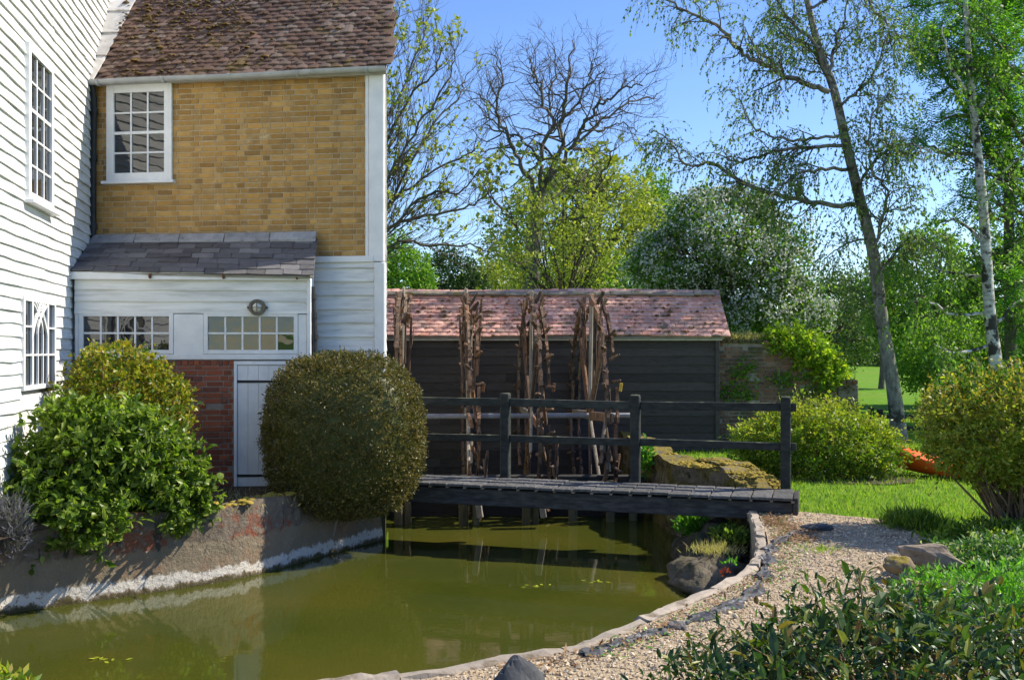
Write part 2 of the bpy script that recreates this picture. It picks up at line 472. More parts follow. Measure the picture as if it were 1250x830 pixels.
# glass
def glass_mat(name, tint, rough=.02):
    m, nt, b, out = base(name)
    b.inputs['Base Color'].default_value = (*tint, 1)
    b.inputs['Roughness'].default_value = rough
    b.inputs['Specular IOR Level'].default_value = .9
    b.inputs['IOR'].default_value = 1.55
    bump(nt, b, noise(nt, 2.6, 2), .25, .02)
    return m
pane_mat = glass_mat('pane_mat', (.02, .022, .024))
lamp_glass = glass_mat('lamp_glass', (.55, .53, .46), .25)

# water: murky green, a gently moving surface
water_mat, nt, b, _ = base('water_mat')
r_ = ramp(nt, [(.042, .052, .007), (.055, .062, .009), (.075, .07, .011)], .3, .7)
nt.links.new(noise(nt, .5, 3), r_.inputs[0])
nt.links.new(r_.outputs[0], b.inputs['Base Color'])
b.inputs['Roughness'].default_value = .04
b.inputs['IOR'].default_value = 1.33
b.inputs['Specular IOR Level'].default_value = .9
bump(nt, b, noise(nt, 3.2, 3, (1, 1.6, 1), dist=.4), .035, .03)

# left pond wall: rendered brick with a lime band above the water
wall_mat, nt, b, _ = base('wall_mat')
g = nt.nodes.new('ShaderNodeNewGeometry'); sp = nt.nodes.new('ShaderNodeSeparateXYZ')
nt.links.new(g.outputs['Position'], sp.inputs[0])
zz = mth(nt, 'ADD', sp.outputs[2], mth(nt, 'MULTIPLY', mth(nt, 'SUBTRACT', noise(nt, 6, 10, (1, 1, .6), .75), .5), .32))
c = ramp(nt, [(.06, .045, .032), (.13, .1, .072), (.2, .16, .115), (.31, .255, .19)], .28, .72); nt.links.new(noise(nt, 6, 10, rough=.75), c.inputs[0])
red = mth(nt, 'MULTIPLY', step(nt, noise(nt, 1.3, 8, rough=.7), .53, .56), step(nt, noise(nt, 14, 6, rough=.7), .4, .5))
c = mixc(nt, red, c.outputs[0], (.22, .075, .04))
c = mixc(nt, step(nt, noise(nt, 7, 8, (1, 1, .25), .7), .58, .62), c, (.055, .045, .035))
c = mixc(nt, mth(nt, 'MULTIPLY', step(nt, mth(nt, 'SUBTRACT', 0, zz), .16, .2), .75), c, (.25, .2, .125))
band = mth(nt, 'MULTIPLY', step(nt, zz, -.6, -.585), mth(nt, 'SUBTRACT', 1, step(nt, zz, -.5, -.46)))
band = mth(nt, 'MULTIPLY', band, step(nt, noise(nt, 19, 8, rough=.7), .36, .44))
c = mixc(nt, band, c, (.64, .59, .5))
c = mixc(nt, mth(nt, 'SUBTRACT', 1, step(nt, zz, -.63, -.6)), c, (.085, .07, .025))
c = mixc(nt, step(nt, noise(nt, 22, 8, rough=.75), .62, .66), c, (.34, .31, .27))
nt.links.new(c, b.inputs['Base Color']); b.inputs['Roughness'].default_value = .95
bump(nt, b, noise(nt, 16, 10, rough=.7), 1.0, .035)

# ground: grass colours
ground_mat, nt, b, _ = base('ground_mat')
c = ramp(nt, [(.075, .16, .012), (.13, .24, .02), (.18, .28, .03)], .3, .7); nt.links.new(noise(nt, 3, 8), c.inputs[0])
c = mixc(nt, step(nt, noise(nt, .12, 4), .45, .6), c.outputs[0], (.11, .24, .012))
nt.links.new(c, b.inputs['Base Color']); b.inputs['Roughness'].default_value = 1
b.inputs['Specular IOR Level'].default_value = .1
bump(nt, b, noise(nt, 30, 6), .8, .03)

grass_leaf = LM('grass_leaf', [(.1, .22, .015), (.16, .29, .03), (.24, .33, .05), (.3, .32, .09)], .5)
L_dog = LM('leaf_dogwood', [(.05, .1, .014), (.1, .175, .02), (.18, .26, .03), (.3, .36, .08)], .52, .4)
L_gold = LM('leaf_gold', [(.05, .12, .015), (.09, .17, .015), (.2, .27, .02), (.33, .33, .03), (.3, .2, .03)], .42, .4)
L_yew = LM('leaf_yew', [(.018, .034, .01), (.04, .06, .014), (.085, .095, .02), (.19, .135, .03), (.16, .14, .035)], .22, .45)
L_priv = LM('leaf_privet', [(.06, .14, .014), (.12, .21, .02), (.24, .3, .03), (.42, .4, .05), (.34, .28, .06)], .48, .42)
L_glossy = LM('leaf_glossy', [(.015, .045, .014), (.03, .075, .022), (.045, .1, .03), (.035, .07, .03), (.1, .18, .02), (.05, .1, .025), (.22, .24, .04), (.14, .07, .03)], .25, .4, .35)
L_fern = LM('leaf_fern', [(.08, .23, .02), (.12, .31, .03), (.19, .38, .05)], .45, .45)
L_mix = LM('leaf_nettle', [(.05, .13, .03), (.08, .19, .035), (.12, .23, .05), (.5, .52, .38)], .35, .5)
L_birch = LM('leaf_birch', [(.09, .16, .035), (.13, .22, .05), (.19, .29, .06), (.14, .19, .06)], .4, .5)
L_green = LM('leaf_green', [(.085, .18, .025), (.14, .27, .035), (.22, .35, .055)], .52, .45)
L_spring = LM('leaf_spring', [(.16, .21, .04), (.25, .29, .05), (.36, .37, .06), (.18, .23, .04)], .45, .5)
L_haw = LM('leaf_haw', [(.06, .13, .028), (.09, .19, .035), (.14, .26, .045), (.22, .33, .055)], .48, .45)
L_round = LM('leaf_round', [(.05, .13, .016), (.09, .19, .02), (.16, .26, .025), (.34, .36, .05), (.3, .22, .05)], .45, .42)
L_climb = LM('leaf_climber', [(.12, .24, .02), (.22, .34, .025), (.4, .44, .04)], .5, .45)
petal = LM('petal', [(.6, .6, .56), (.72, .72, .68), (.5, .52, .46)], .35, .6, tcol=(1, 1, 1))
L_conifer = LM('leaf_conifer', [(.06, .17, .018), (.1, .26, .025), (.15, .35, .04), (.05, .13, .02)], .5, .45)
L_far = LM('leaf_far', [(.055, .12, .03), (.09, .17, .04), (.14, .2, .06), (.12, .14, .1)], .35, .6)
L_dark = LM('leaf_dark', [(.02, .05, .012), (.035, .08, .018), (.06, .1, .03)], .3, .5)
L_grey = LM('leaf_lavender', [(.08, .09, .085), (.12, .12, .12), (.13, .12, .18)], .2, .7)
L_red = LM('leaf_red', [(.2, .03, .02), (.3, .05, .025)], .4, .5)
L_straw = LM('leaf_straw', [(.4, .33, .16), (.5, .43, .22), (.3, .3, .1)], .4, .6)
L_lily = LM('leaf_lily', [(.3, .36, .02), (.4, .42, .04)], .2, .4)

# ------------------------------------------------------------------ setting: ground with the pond basin
WATER = -0.65
left_bank = [(-5.6, 5.2), (-5.3, 6.5), (-4.95, 8.0), (-4.88, 9.0), (-5.02, 9.63), (-4.1, 10.35), (-3.05, 11.26), (-2.4, 12.4), (-1.75, 13.5), (-1.85, 14.9), (-1.9, 19.4)]
right_curve = [(-5.6, 5.2), (-3.4, 5.25), (-2.0, 5.4), (-.66, 5.85), (-.13, 6.16), (.40, 6.46), (1.06, 7.27), (1.73, 8.15), (2.18, 8.93), (2.52, 10.09), (2.83, 11.7)]
pit_right = [(2.83, 11.7), (2.95, 12.4), (2.62, 13.5), (2.2, 14.5), (2.1, 19.4)]
pond = np.array(right_curve + pit_right[1:] + left_bank[::-1][:-1])

def sdist(X, Y, poly):
    """signed distance, negative inside"""
    d = np.full(X.shape, 1e9); inside = np.zeros(X.shape, bool)
    n = len(poly)
    for i in range(n):
        a, b_ = poly[i], poly[(i + 1) % n]
        ex, ey = b_[0]-a[0], b_[1]-a[1]
        wx, wy = X-a[0], Y-a[1]
        t = np.clip((wx*ex + wy*ey) / (ex*ex + ey*ey + 1e-12), 0, 1)
        d = np.minimum(d, (wx-ex*t)**2 + (wy-ey*t)**2)
        if a[1] != b_[1]:
            cr = ((a[1] > Y) != (b_[1] > Y)) & (X < ex*(Y-a[1])/(b_[1]-a[1]) + a[0])
            inside ^= cr
    d = np.sqrt(d)
    return np.where(inside, -d, d)

def gz(X, Y):
    X = np.asarray(X, float); Y = np.asarray(Y, float)
    sd = sdist(X, Y, pond)
    t = np.clip((sd - .02) / .12, 0, 1); t = t*t*(3-2*t)
    hi = np.where((X < -1.6) & (Y < 14.0), .12, 0.0)
    far = np.clip((Y - 24) / 40, 0, 1)
    und = far * (.35*np.sin(X*.05 + 1) + .3*np.sin(Y*.06)) - .25*far
    return -1.5*(1-t) + hi*t + und + .012*np.sin(X*3.1)*np.sin(Y*2.7)*t

gx = np.concatenate([np.linspace(-700, -20, 30)[:-1], np.linspace(-20, -7, 14)[:-1], np.linspace(-7, 9, 200)[:-1], np.linspace(9, 40, 25)[:-1], np.linspace(40, 700, 30)])
gy = np.concatenate([np.linspace(-60, 3.5, 12)[:-1], np.linspace(3.5, 20, 200)[:-1], np.linspace(20, 130, 50)[:-1], np.linspace(130, 1500, 30)])
GX, GY = np.meshgrid(gx, gy)
GZ = gz(GX, GY)
nx, ny = len(gx), len(gy)
ii = (np.arange(ny-1)[:, None]*nx + np.arange(nx-1)[None, :]).ravel()
tag(obj('ground', np.stack([GX, GY, GZ], -1).reshape(-1, 3), np.stack([ii, ii+1, ii+nx+1, ii+nx], 1), ground_mat, smooth=True, origin=(0, 0, 0)), kind='structure')

def poly_sheet(name, pts, z, mat, kind='structure', dz=None):
    pts = np.array(pts, float)
    me_v = np.concatenate([pts, np.full((len(pts), 1), z)], 1)
    from mathutils.geometry import tessellate_polygon
    tr = tessellate_polygon([[Vector(v) for v in me_v]])
    T = []
    for t in tr:
        a, b_, c_ = me_v[t[0]], me_v[t[1]], me_v[t[2]]
        T.append(t if np.cross(b_-a, c_-a)[2] > 0 else t[::-1])
    o = obj(name, me_v, np.array(T), mat, origin=(pts[:, 0].mean(), pts[:, 1].mean(), z))
    if kind: o['kind'] = kind
    return o

poly_sheet('pond_water', [(-6.2, 4.9), (3.2, 4.9), (3.2, 19.3), (-2.3, 19.3), (-2.3, 14.5), (-6.2, 10.5)], WATER, water_mat)

def smooth_line(pts, per=8):
    """Catmull-Rom"""
    p = np.array(pts, float); p = np.concatenate([[2*p[0]-p[1]], p, [2*p[-1]-p[-2]]])
    out = []
    for i in range(1, len(p)-2):
        t = np.linspace(0, 1, per, endpoint=False)[:, None]
        a, b_, c_, d_ = p[i-1], p[i], p[i+1], p[i+2]
        out.append(.5*((2*b_) + (-a+c_)*t + (2*a-5*b_+4*c_-d_)*t**2 + (-a+3*b_-3*c_+d_)*t**3))
    out.append(p[-2][None])
    return np.concatenate(out)

# gravel path with its loose pebbles
gravel_edge = smooth_line([(3.05, 11.95), (3.6, 11.75), (4.25, 11.25), (4.35, 10.2), (3.75, 9.2), (3.5, 8.2), (3.3, 6.5), (3.2, 4.6)], 6)
gravel_edge = gravel_edge + rng.normal(0, .03, gravel_edge.shape)
rc = smooth_line(right_curve, 8)
rn = np.gradient(rc, axis=0); rn = np.stack([rn[:, 1], -rn[:, 0]], 1); rn /= np.linalg.norm(rn, axis=1, keepdims=True)   # outward from the pond
gin = rc + rn*.1
gravel_poly = np.concatenate([gin, gravel_edge, [(9, 2.5), (14, -14), (-14, -14), (-9, 4.6)]])  # corners behind the camera: unseen yard added to bounce sun onto the house
gs = poly_sheet('gravel_path_and_bounce_yard', gravel_poly, .016, gravel_mat)

def pebbles(name, n, poly, zf, size, mat, dens=None):
    lo, hi = poly.min(0), poly.max(0)
    pt = rng.uniform(lo, hi, (n*4, 2))
    if dens is not None: pt = pt[rng.random(len(pt)) < dens(pt)]
    pt = pt[sdist(pt[:, 0], pt[:, 1], poly) < -.02][:n]
    n = len(pt)
    oc = np.array([[1, 0, 0], [0, 1, 0], [-1, 0, 0], [0, -1, 0], [0, 0, 1], [0, 0, -.6]], float)
    T = np.array([[0, 1, 4], [1, 2, 4], [2, 3, 4], [3, 0, 4], [1, 0, 5], [2, 1, 5], [3, 2, 5], [0, 3, 5]])
    a = rng.uniform(0, 6.28, n); s = size*rng.lognormal(0, .45, n)
    sx, sy, szz = s*rng.uniform(.8, 1.5, n), s*rng.uniform(.6, 1, n), s*rng.uniform(.4, .8, n)
    V = oc[None]*np.stack([sx, sy, szz], 1)[:, None, :]
    V += rng.normal(0, .15, V.shape)*s[:, None, None]
    ca, sa = np.cos(a)[:, None], np.sin(a)[:, None]
    V = np.stack([V[..., 0]*ca - V[..., 1]*sa, V[..., 0]*sa + V[..., 1]*ca, V[..., 2]], -1)
    V += np.stack([pt[:, 0], pt[:, 1], zf(pt) + szz*.3], 1)[:, None, :]
    Fs = (np.arange(n)[:, None, None]*6 + T[None]).reshape(-1, 3)
    return obj(name, V.reshape(-1, 3), Fs, mat, rnd=np.repeat(rng.random(n), 6))
pb = pebbles('loose_gravel', 34000, np.concatenate([gin[20:], gravel_edge, [(-1.5, 4.6)]]), lambda p: np.full(len(p), .018), .0075, pebble_mat,
             dens=lambda p: np.where(p[:, 0] < -1.2, .05, np.clip(1.4 - p[:, 1]/14, .3, 1)))
tag(pb, 'loose tan gravel scattered over the curving path', 'gravel', kind='stuff')

# lawn blades
def blades(name, n, region, mat, h, w, keep=None, z=gz):
    x0, x1, y0, y1 = region
    pt = np.stack([rng.uniform(x0, x1, n), y0 + (y1-y0)*rng.random(n)**1.5], 1)
    ok = (sdist(pt[:, 0], pt[:, 1], gravel_poly) > .0) & (sdist(pt[:, 0], pt[:, 1], pond) > .35)
    if keep is not None: ok &= keep(pt)
    pt = pt[ok]; n = len(pt)
    Pt = np.stack([pt[:, 0], pt[:, 1], z(pt[:, 0], pt[:, 1]) - .005], 1)
    D = rdir(n)*.55 + np.array([0, 0, 1]); N = rdir(n) + np.array([0, -.3, 0])
    V, Fs, R = leaves(Pt, D, N, h*rng.lognormal(0, .35, n), w)
    return obj(name, V, Fs, mat, rnd=R)
tag(blades('lawn_grass', 60000, (2.6, 11.0, 11.2, 24), grass_leaf, .055, .011), 'short bright green lawn grass beside the gravel path', 'grass', kind='stuff')

# ------------------------------------------------------------------ left pond wall
def ribbon_wall(pts, thick, zlo, ztop, side=1, nz=6, batter=0.0, wob=.012):
    """a wall following pts (face on the line), thickness to one side"""
    pts = np.asarray(pts, float); n = len(pts)
    t = np.gradient(pts, axis=0); t /= np.linalg.norm(t, axis=1, keepdims=True)
    nr = np.stack([-t[:, 1], t[:, 0]], 1)*side
    ztop = np.broadcast_to(np.asarray(ztop, float), (n,)); zlo = np.broadcast_to(np.asarray(zlo, float), (n,))
    V = []
    for k in range(nz):
        f = k/(nz-1); z = zlo + (ztop-zlo)*f
        p = pts + nr*(batter*f)
        V.append(np.concatenate([p, z[:, None]], 1))
    V.append(np.concatenate([pts + nr*thick, ztop[:, None]], 1)); V.append(np.concatenate([pts + nr*thick, zlo[:, None]], 1))
    V = np.array(V); w = lump(V, 5)*wob
    w = w + lump(V, 15, 2)*wob*.5 + rng.normal(0, wob*.12, w.shape)
    V[:, :, :2] += (w[..., None]*nr[None]); V[1:-1, :, 2] += lump(V[1:-1], 4, 3)*wob
    m = len(V)
    idx = np.arange(m*n).reshape(m, n); Q = []
    for k in range(m):
        k2 = (k+1) % m
        Q.append(np.stack([idx[k, :-1], idx[k, 1:], idx[k2, 1:], idx[k2, :-1]], 1))
    Q = np.concatenate(Q)
    if side < 0: Q = Q[:, ::-1]
    V = V.reshape(-1, 3)
    caps = [idx[:, 0][None, :], idx[:, -1][None, ::-1]]
    return V, [Q] + caps

lb = smooth_line(left_bank[:9], 10)
ztop = np.where(lb[:, 1] > 12.2, .2 - np.clip((lb[:, 1]-12.2)/1.0, 0, 1)*.5, .2) + .015*np.sin(lb[:, 1]*5)
rw = thing('retaining_wall', 'stained rendered brick pond wall with white lime band under the clipped bushes', 'wall', (lb[30, 0], lb[30, 1], -1.2))
V, Fs = ribbon_wall(lb[::-1], .32, -1.3, ztop[::-1], side=-1, nz=9, batter=.05)
obj('render', V, Fs, wall_mat, rw, smooth=False)
def moss_blobs(mb, pts, size, flat=.45):
    ico = np.array([[0, 0, 1], [.89, 0, .45], [.28, .85, .45], [-.72, .53, .45], [-.72, -.53, .45], [.28, -.85, .45],
                    [.72, .53, -.2], [-.28, .85, -.2], [-.89, 0, -.2], [-.28, -.85, -.2], [.72, -.53, -.2]])
    T = [[0, 1, 2], [0, 2, 3], [0, 3, 4], [0, 4, 5], [0, 5, 1]]
    for i in range(5):
        a, b_ = 1+i, 1+(i+1) % 5; c_, d_ = 6+i, 6+(i+1) % 5
        T += [[a, c_, b_], [b_, c_, d_]]
    T = np.array(T)
    for p in pts:
        s = size*random.lognormvariate(0, .4)
        v = ico*np.array([s*random.uniform(.8, 1.5), s*random.uniform(.8, 1.5), s*flat]) * (1 + rng.normal(0, .15, (11, 1)))
        mb.add(v + p, T)
mb = MB()
pts = []
for k in range(420):
    i = random.randrange(len(lb)); 
    if not (11.0 < lb[i, 1] < 12.6 or random.random() < .25): continue
    pts.append(np.array([lb[i, 0] - .12 + random.gauss(0, .09), lb[i, 1] + .1 + random.gauss(0, .09), ztop[i] + .0]))
moss_blobs(mb, pts, .04); o = mb.build('moss', moss_gold, rw, smooth=True); o['label'] = 'golden green moss cushions'; o['kind'] = 'stuff'

# right pond wall and its coping
rcw = rc[rc[:, 0] > -5.5]
pw = thing('pond_edging', 'curving concrete pond edging with worn coping along the gravel path', 'kerb', (1.4, 7.7, -1.2))
V, Fs = ribbon_wall(rc, .12, -1.3, -.03, side=-1, nz=6)
obj('wall', V, Fs, concrete, pw)
seg = np.cumsum(np.concatenate([[0], np.linalg.norm(np.diff(rc, axis=0), axis=1)]))
def at_len(s): return np.array([np.interp(s, seg, rc[:, 0]), np.interp(s, seg, rc[:, 1])])
s = 0.0
while s < seg[-1] - .1:
    ln = random.uniform(.5, 1.2); e = min(s + ln - .006, seg[-1])
    q = np.array([at_len(v) for v in np.linspace(s, e, 9)])
    t = np.gradient(q, axis=0); t /= np.linalg.norm(t, axis=1, keepdims=True); nr = np.stack([t[:, 1], -t[:, 0]], 1)
    w0, w1 = -.02 + random.gauss(0, .008), .095 + random.gauss(0, .014)
    zt = .035 + random.gauss(0, .006)
    rows = []
    for off, z in ((w0, -.06), (w0, zt-.018), (w0+.02, zt), (w1-.02, zt), (w1, zt-.02), (w1, -.06)):
        pp = q + nr*off
        rows.append(np.concatenate([pp, np.full((9, 1), z)], 1))
    R = np.array(rows); R += rng.normal(0, .007, R.shape)
    idx = np.arange(54).reshape(6, 9)
    Q = np.concatenate([np.stack([idx[k, :-1], idx[(k+1) % 6, :-1], idx[(k+1) % 6, 1:], idx[k, 1:]], 1) for k in range(6)])
    obj('coping_stone', R.reshape(-1, 3), [Q, idx[:, 0][None, :], idx[:, -1][None, ::-1]], concrete, pw)
    s += ln

# pit wall on the right behind the bridge: two mossy blocks
pit = thing('mossy_wall', 'low broken concrete wall covered in golden moss behind the footbridge', 'wall', (2.4, 14.0, -1.2))
pr = smooth_line(pit_right, 22)
V, Fs = ribbon_wall(pr, .42, -1.3, .02 + .34*np.clip((pr[:, 1]-11.9)/1.2, 0, 1) + .03*np.sin(pr[:, 1]*4), side=-1, nz=14, wob=.035)
obj('block', V, Fs, mossy_concrete, pit)
curv = smooth_line([(3.28, 12.5), (3.16, 12.9), (2.95, 13.4), (2.66, 14.25)], 20)
V, Fs = ribbon_wall(curv, .38, -.4, .03 + .36*np.clip((curv[:, 1]-12.2)/1.2, 0, 1), side=-1, nz=9, wob=.035)
obj('block', V, Fs, mossy_concrete, pit)
mb = MB(); pts = []
for k in range(900):
    i = random.randrange(18, len(pr)); 
    if pr[i, 1] < 12.5 or pr[i, 1] > 15.4: continue
    pts.append(np.array([pr[i, 0] + random.uniform(.03, .4), pr[i, 1] + random.gauss(0, .12), .35]))
for k in range(420):
    i = random.randrange(len(curv)); pts.append(np.array([curv[i, 0] + random.uniform(.02, .36), curv[i, 1], .03 + .36*np.clip((curv[i, 1]-12.2)/1.2, 0, 1)]))
moss_blobs(mb, pts, .017, .7); o = mb.build('moss', moss_gold, pit, smooth=True); o['label'] = 'golden moss cushions'; o['kind'] = 'stuff'

# bank under the bridge: lumps of earth and a boulder
def rock(name, label, cat, c, r, mat, seed, rough=.18, rotz=0.0, cut=0, group=None, n=14):
    th, ph = np.meshgrid(np.linspace(0, 2*PI, 2*n, endpoint=False), np.linspace(0.06, PI-.06, n))
    D = np.stack([np.sin(ph)*np.cos(th), np.sin(ph)*np.sin(th), np.cos(ph)], -1)
    if cut:
        rs = np.random.default_rng(seed); pl = norm(rs.normal(size=(cut, 3))); hgt = rs.uniform(.6, .8, cut)
        k = np.max((D @ pl.T)/hgt, -1); D = D/np.maximum(k, 1.0)[..., None]
    D = D*(1 + rough*lump(D, 2.2, seed)[..., None] + rough*.5*np.abs(lump(D, 5, seed+3))[..., None] + (rough*.18*lump(D, 15, seed+7)[..., None] if n > 20 else 0))
    V = D*np.array(r); cs, sn = math.cos(rotz), math.sin(rotz)
    V = np.stack([V[..., 0]*cs - V[..., 1]*sn, V[..., 0]*sn + V[..., 1]*cs, V[..., 2]], -1) + np.array(c)
    idx = np.arange(2*n*n).reshape(n, 2*n); nxt = np.roll(idx, -1, 1)
    Q = np.stack([idx[:-1], idx[1:], nxt[1:], nxt[:-1]], -1).reshape(-1, 4)
    o = obj(name, V.reshape(-1, 3), [Q, idx[0][None], idx[-1][None, ::-1]], mat, smooth=not cut)
    return tag(o, label, cat, group)
rock('boulder', 'grey weathered boulder half in the pond under the footbridge', 'rock', (2.2, 10.95, -.66), (.38, .66, .3), bank_earth, 4, .3, n=30)
rock('boulder', 'earthy lump of bank between the mossy wall and the boulder', 'rock', (2.5, 12.3, -.66), (.4, 1.1, .4), bank_earth, 9, .32, n=30)

# ------------------------------------------------------------------ pieces: bricks and tiles
def project(p):
    return CX + F*p[0]/p[1], HY - F*(p[2]-CZ)/p[1]
def visible_score(p):
    if p[1] < 1: return -1
    x, y = project(p)
    if -20 < x < 1270 and -20 < y < 850: return 1/p[1]
    return -1

_brick_cache = {}
def brick_mesh(l, h, dp, mat):
    key = (round(l, 3), round(h, 3), dp, mat.name)
    if key not in _brick_cache:
        V, Fs = cbox(-l/2, l/2, 0, dp, -h/2, h/2, .005)
        _brick_cache[key] = np_mesh('brick', V, Fs, mat)
    return _brick_cache[key]

def brickwork(part, fr, u0, u1, w0, w1, mat, holes=(), course=.075, L=.225, top=None, limit=300, proud=.006, jitter=.002, score=None, hide=None):
    """Flemish bond laid on the frame's y=0 plane, faces standing proud of it"""
    out = []; row = 0; w = w0; Hd = L/2
    while w + course*.6 < w1:
        wt = min(w + course, w1); u = u0 - (L*.75 if row % 2 else random.uniform(0, .02)); k = row % 2
        while u < u1:
            l = L if k % 2 == 0 else Hd
            a, b_ = max(u, u0) + .006, min(u + l, u1) - .006
            u += l; k += 1
            segs = [(a, b_)]
            for (h0, h1, g0, g1) in holes:
                if g0 < (w + wt)/2 < g1:
                    ns = []
                    for (p, q) in segs:
                        if q <= h0 or p >= h1: ns.append((p, q)); continue
                        if p < h0: ns.append((p, h0))
                        if q > h1: ns.append((h1, q))
                    segs = ns
            for (p, q) in segs:
                if q - p < .03: continue
                if top is not None and wt > min(top(p), top(q)): continue
                out.append((p, q, w + .0065, wt - .0065))
        w += course; row += 1
    items = []
    for (p, q, a, b_) in out:
        if hide and hide((p+q)/2, (a+b_)/2): continue
        pos = fr.w(np.array([(p+q)/2, 0, (a+b_)/2]))
        items.append((visible_score(pos)*(q-p) if visible_score(pos) > 0 else -1, p, q, a, b_))
    items.sort(key=lambda t: -t[0])
    mb = MB()
    for i, (sc, p, q, a, b_) in enumerate(items):
        y = -proud + random.gauss(0, jitter); rz = random.gauss(0, .008)
        if i < limit and sc > 0:
            l = round(q-p, 3)
            inst('brick', brick_mesh(l, b_-a, .05, mat), fr.mat(((p+q)/2, y, (a+b_)/2), Matrix.Rotation(rz, 4, 'Y')), part)
        else:
            mb.add(fr.w(box(p, q, y, .04, a, b_)), BOXF)
    if mb.n:
        o = mb.build('brickwork', mat, part); o['kind'] = 'stuff'

def tile_mesh(w, l, th, mat, camber=.006, seed=0):
    """a plain clay tile: x across, y up the slope (0 = lower edge), z out; slightly cambered"""
    rs = np.random.default_rng(seed)
    xs = np.linspace(-w/2, w/2, 4); V = []
    for z0 in (0, th):
        for y in (0, l):
            for x in xs:
                V.append((x, y + (rs.normal(0, .003) if y == 0 else 0), z0 + camber*(1-(2*x/w)**2)))
    V = np.array(V); Q = []
    for j in range(3):
        Q += [[8+j, 9+j, 13+j, 12+j], [j, 4+j, 5+j, 1+j], [j, 1+j, 9+j, 8+j], [4+j, 12+j, 13+j, 5+j]]
    Q += [[0, 8, 12, 4], [3, 7, 15, 11]]
    return np_mesh('tile', V, [np.array(Q)], mat), V, np.array(Q)

def tile_roof(part, o, ud, upd, n_rows, gauge, width, tw, tl, th, mat, shear=0.0, limit=300, rough=1.0, width_fn=None, sag=None, name='tile'):
    """o: lower left corner; ud: along eave; upd: up the slope (unit). Rows overlap: each tile tilts a little up at its head"""
    ud = norm(np.array(ud, float)); upd = np.array(upd, float); upd -= ud*np.dot(ud, upd); upd = norm(upd)
    nrm = np.cross(ud, upd)
    vars_ = [tile_mesh(tw, tl, th, mat, .005*rough + .003*i, 30+i) for i in range(3)]
    items = []
    for r in range(n_rows):
        y = r*gauge; s0 = shear*y; off = (tw+.004)*.5*(r % 2)
        lo, hi = (0, width) if width_fn is None else width_fn(y)
        u = lo - off
        while u < hi:
            if u + tw*.35 > lo and u + tw*.65 < hi + tw*.5:
                c = u + tw/2 + s0
                p = np.array(o) + ud*c + upd*(y + random.gauss(0, .006*rough)) + nrm*(.022 + random.gauss(0, .004*rough))
                if sag is not None: p = p + np.array([0, 0, sag(c, y)])
                items.append((visible_score(p), p))
            u += tw + .004 + abs(random.gauss(0, .002))
    items.sort(key=lambda t: -t[0])
    mb = MB()
    for i, (sc, p) in enumerate(items):
        tilt = math.atan2(min(th, .024)*2.1, gauge*3) ; rz = random.gauss(0, .018*rough); ry = random.gauss(0, .02*rough); rx = -tilt + random.gauss(0, .02*rough)
        m = Matrix(((ud[0], upd[0], nrm[0], p[0]), (ud[1], upd[1], nrm[1], p[1]), (ud[2], upd[2], nrm[2], p[2]), (0, 0, 0, 1)))
        m = m @ Matrix.Rotation(rz, 4, 'Z') @ Matrix.Rotation(ry, 4, 'Y') @ Matrix.Rotation(rx, 4, 'X')
        me, V, Q = vars_[i % 3]
        if i < limit and sc > 0: inst(name, me, m, part)
        else:
            A = np.array(m); mb.add(V @ A[:3, :3].T + A[:3, 3], Q)
    if mb.n:
        o2 = mb.build('far_tiles', mat, part); o2['kind'] = 'stuff'
    return items, nrm

def boards(thingo, fr, u0, u1, w0, w1, exp, mat, holes=(), th=.02, name='weatherboard', ends=None, split=None, jit=.004, y0=0.0):
    """overlapping feather-edge boards, each an object"""
    w = w0; i = 0
    while w < w1 - .02:
        wt = min(w + exp + .03, w1 + .02)
        a0, a1 = (u0, u1) if ends is None else ends(w + exp/2)
        segs = [(a0, a1)]
        for (h0, h1, g0, g1) in holes:
            if g0 < w + exp*.6 and w + exp*.4 < g1:
                ns = []
                for (p, q) in segs:
                    if q <= h0 or p >= h1: ns.append((p, q)); continue
                    if p < h0: ns.append((p, h0))
                    if q > h1: ns.append((h1, q))
                segs = ns
        fin = []
        for (p, q) in segs:
            if split and q - p > split:
                c = p + (q-p)*random.uniform(.3, .7); fin += [(p, c - .002), (c + .002, q)]
            else: fin.append((p, q))
        for (p, q) in fin:
            if q - p < .03: continue
            n = max(2, int((q-p)/.35) + 1)
            us = np.linspace(p, q, n)
            z = rng.normal(0, jit, n); yo = rng.normal(0, jit*.6, n)
            prof = [(-th-.012, 0.0), (-.002-.012, wt-w), (.004, wt-w), (.004, .004)]      # (y, z): bottom front, top front, back
            rows = []
            for (py_, pz) in prof:
                rows.append(np.stack([us, np.full(n, py_) + y0 + (yo if py_ < 0 else 0), w + pz + (z if pz < .01 else z*0)], 1))
            R = np.array(rows); idx = np.arange(4*n).reshape(4, n)
            Q = np.concatenate([np.stack([idx[k, :-1], idx[k, 1:], idx[(k+1) % 4, 1:], idx[(k+1) % 4, :-1]], 1) for k in range(4)])
            obj(name, fr.w(R.reshape(-1, 3)), [Q, idx[:, 0][None, ::-1], idx[:, -1][None]], mat, thingo)
        w += exp; i += 1

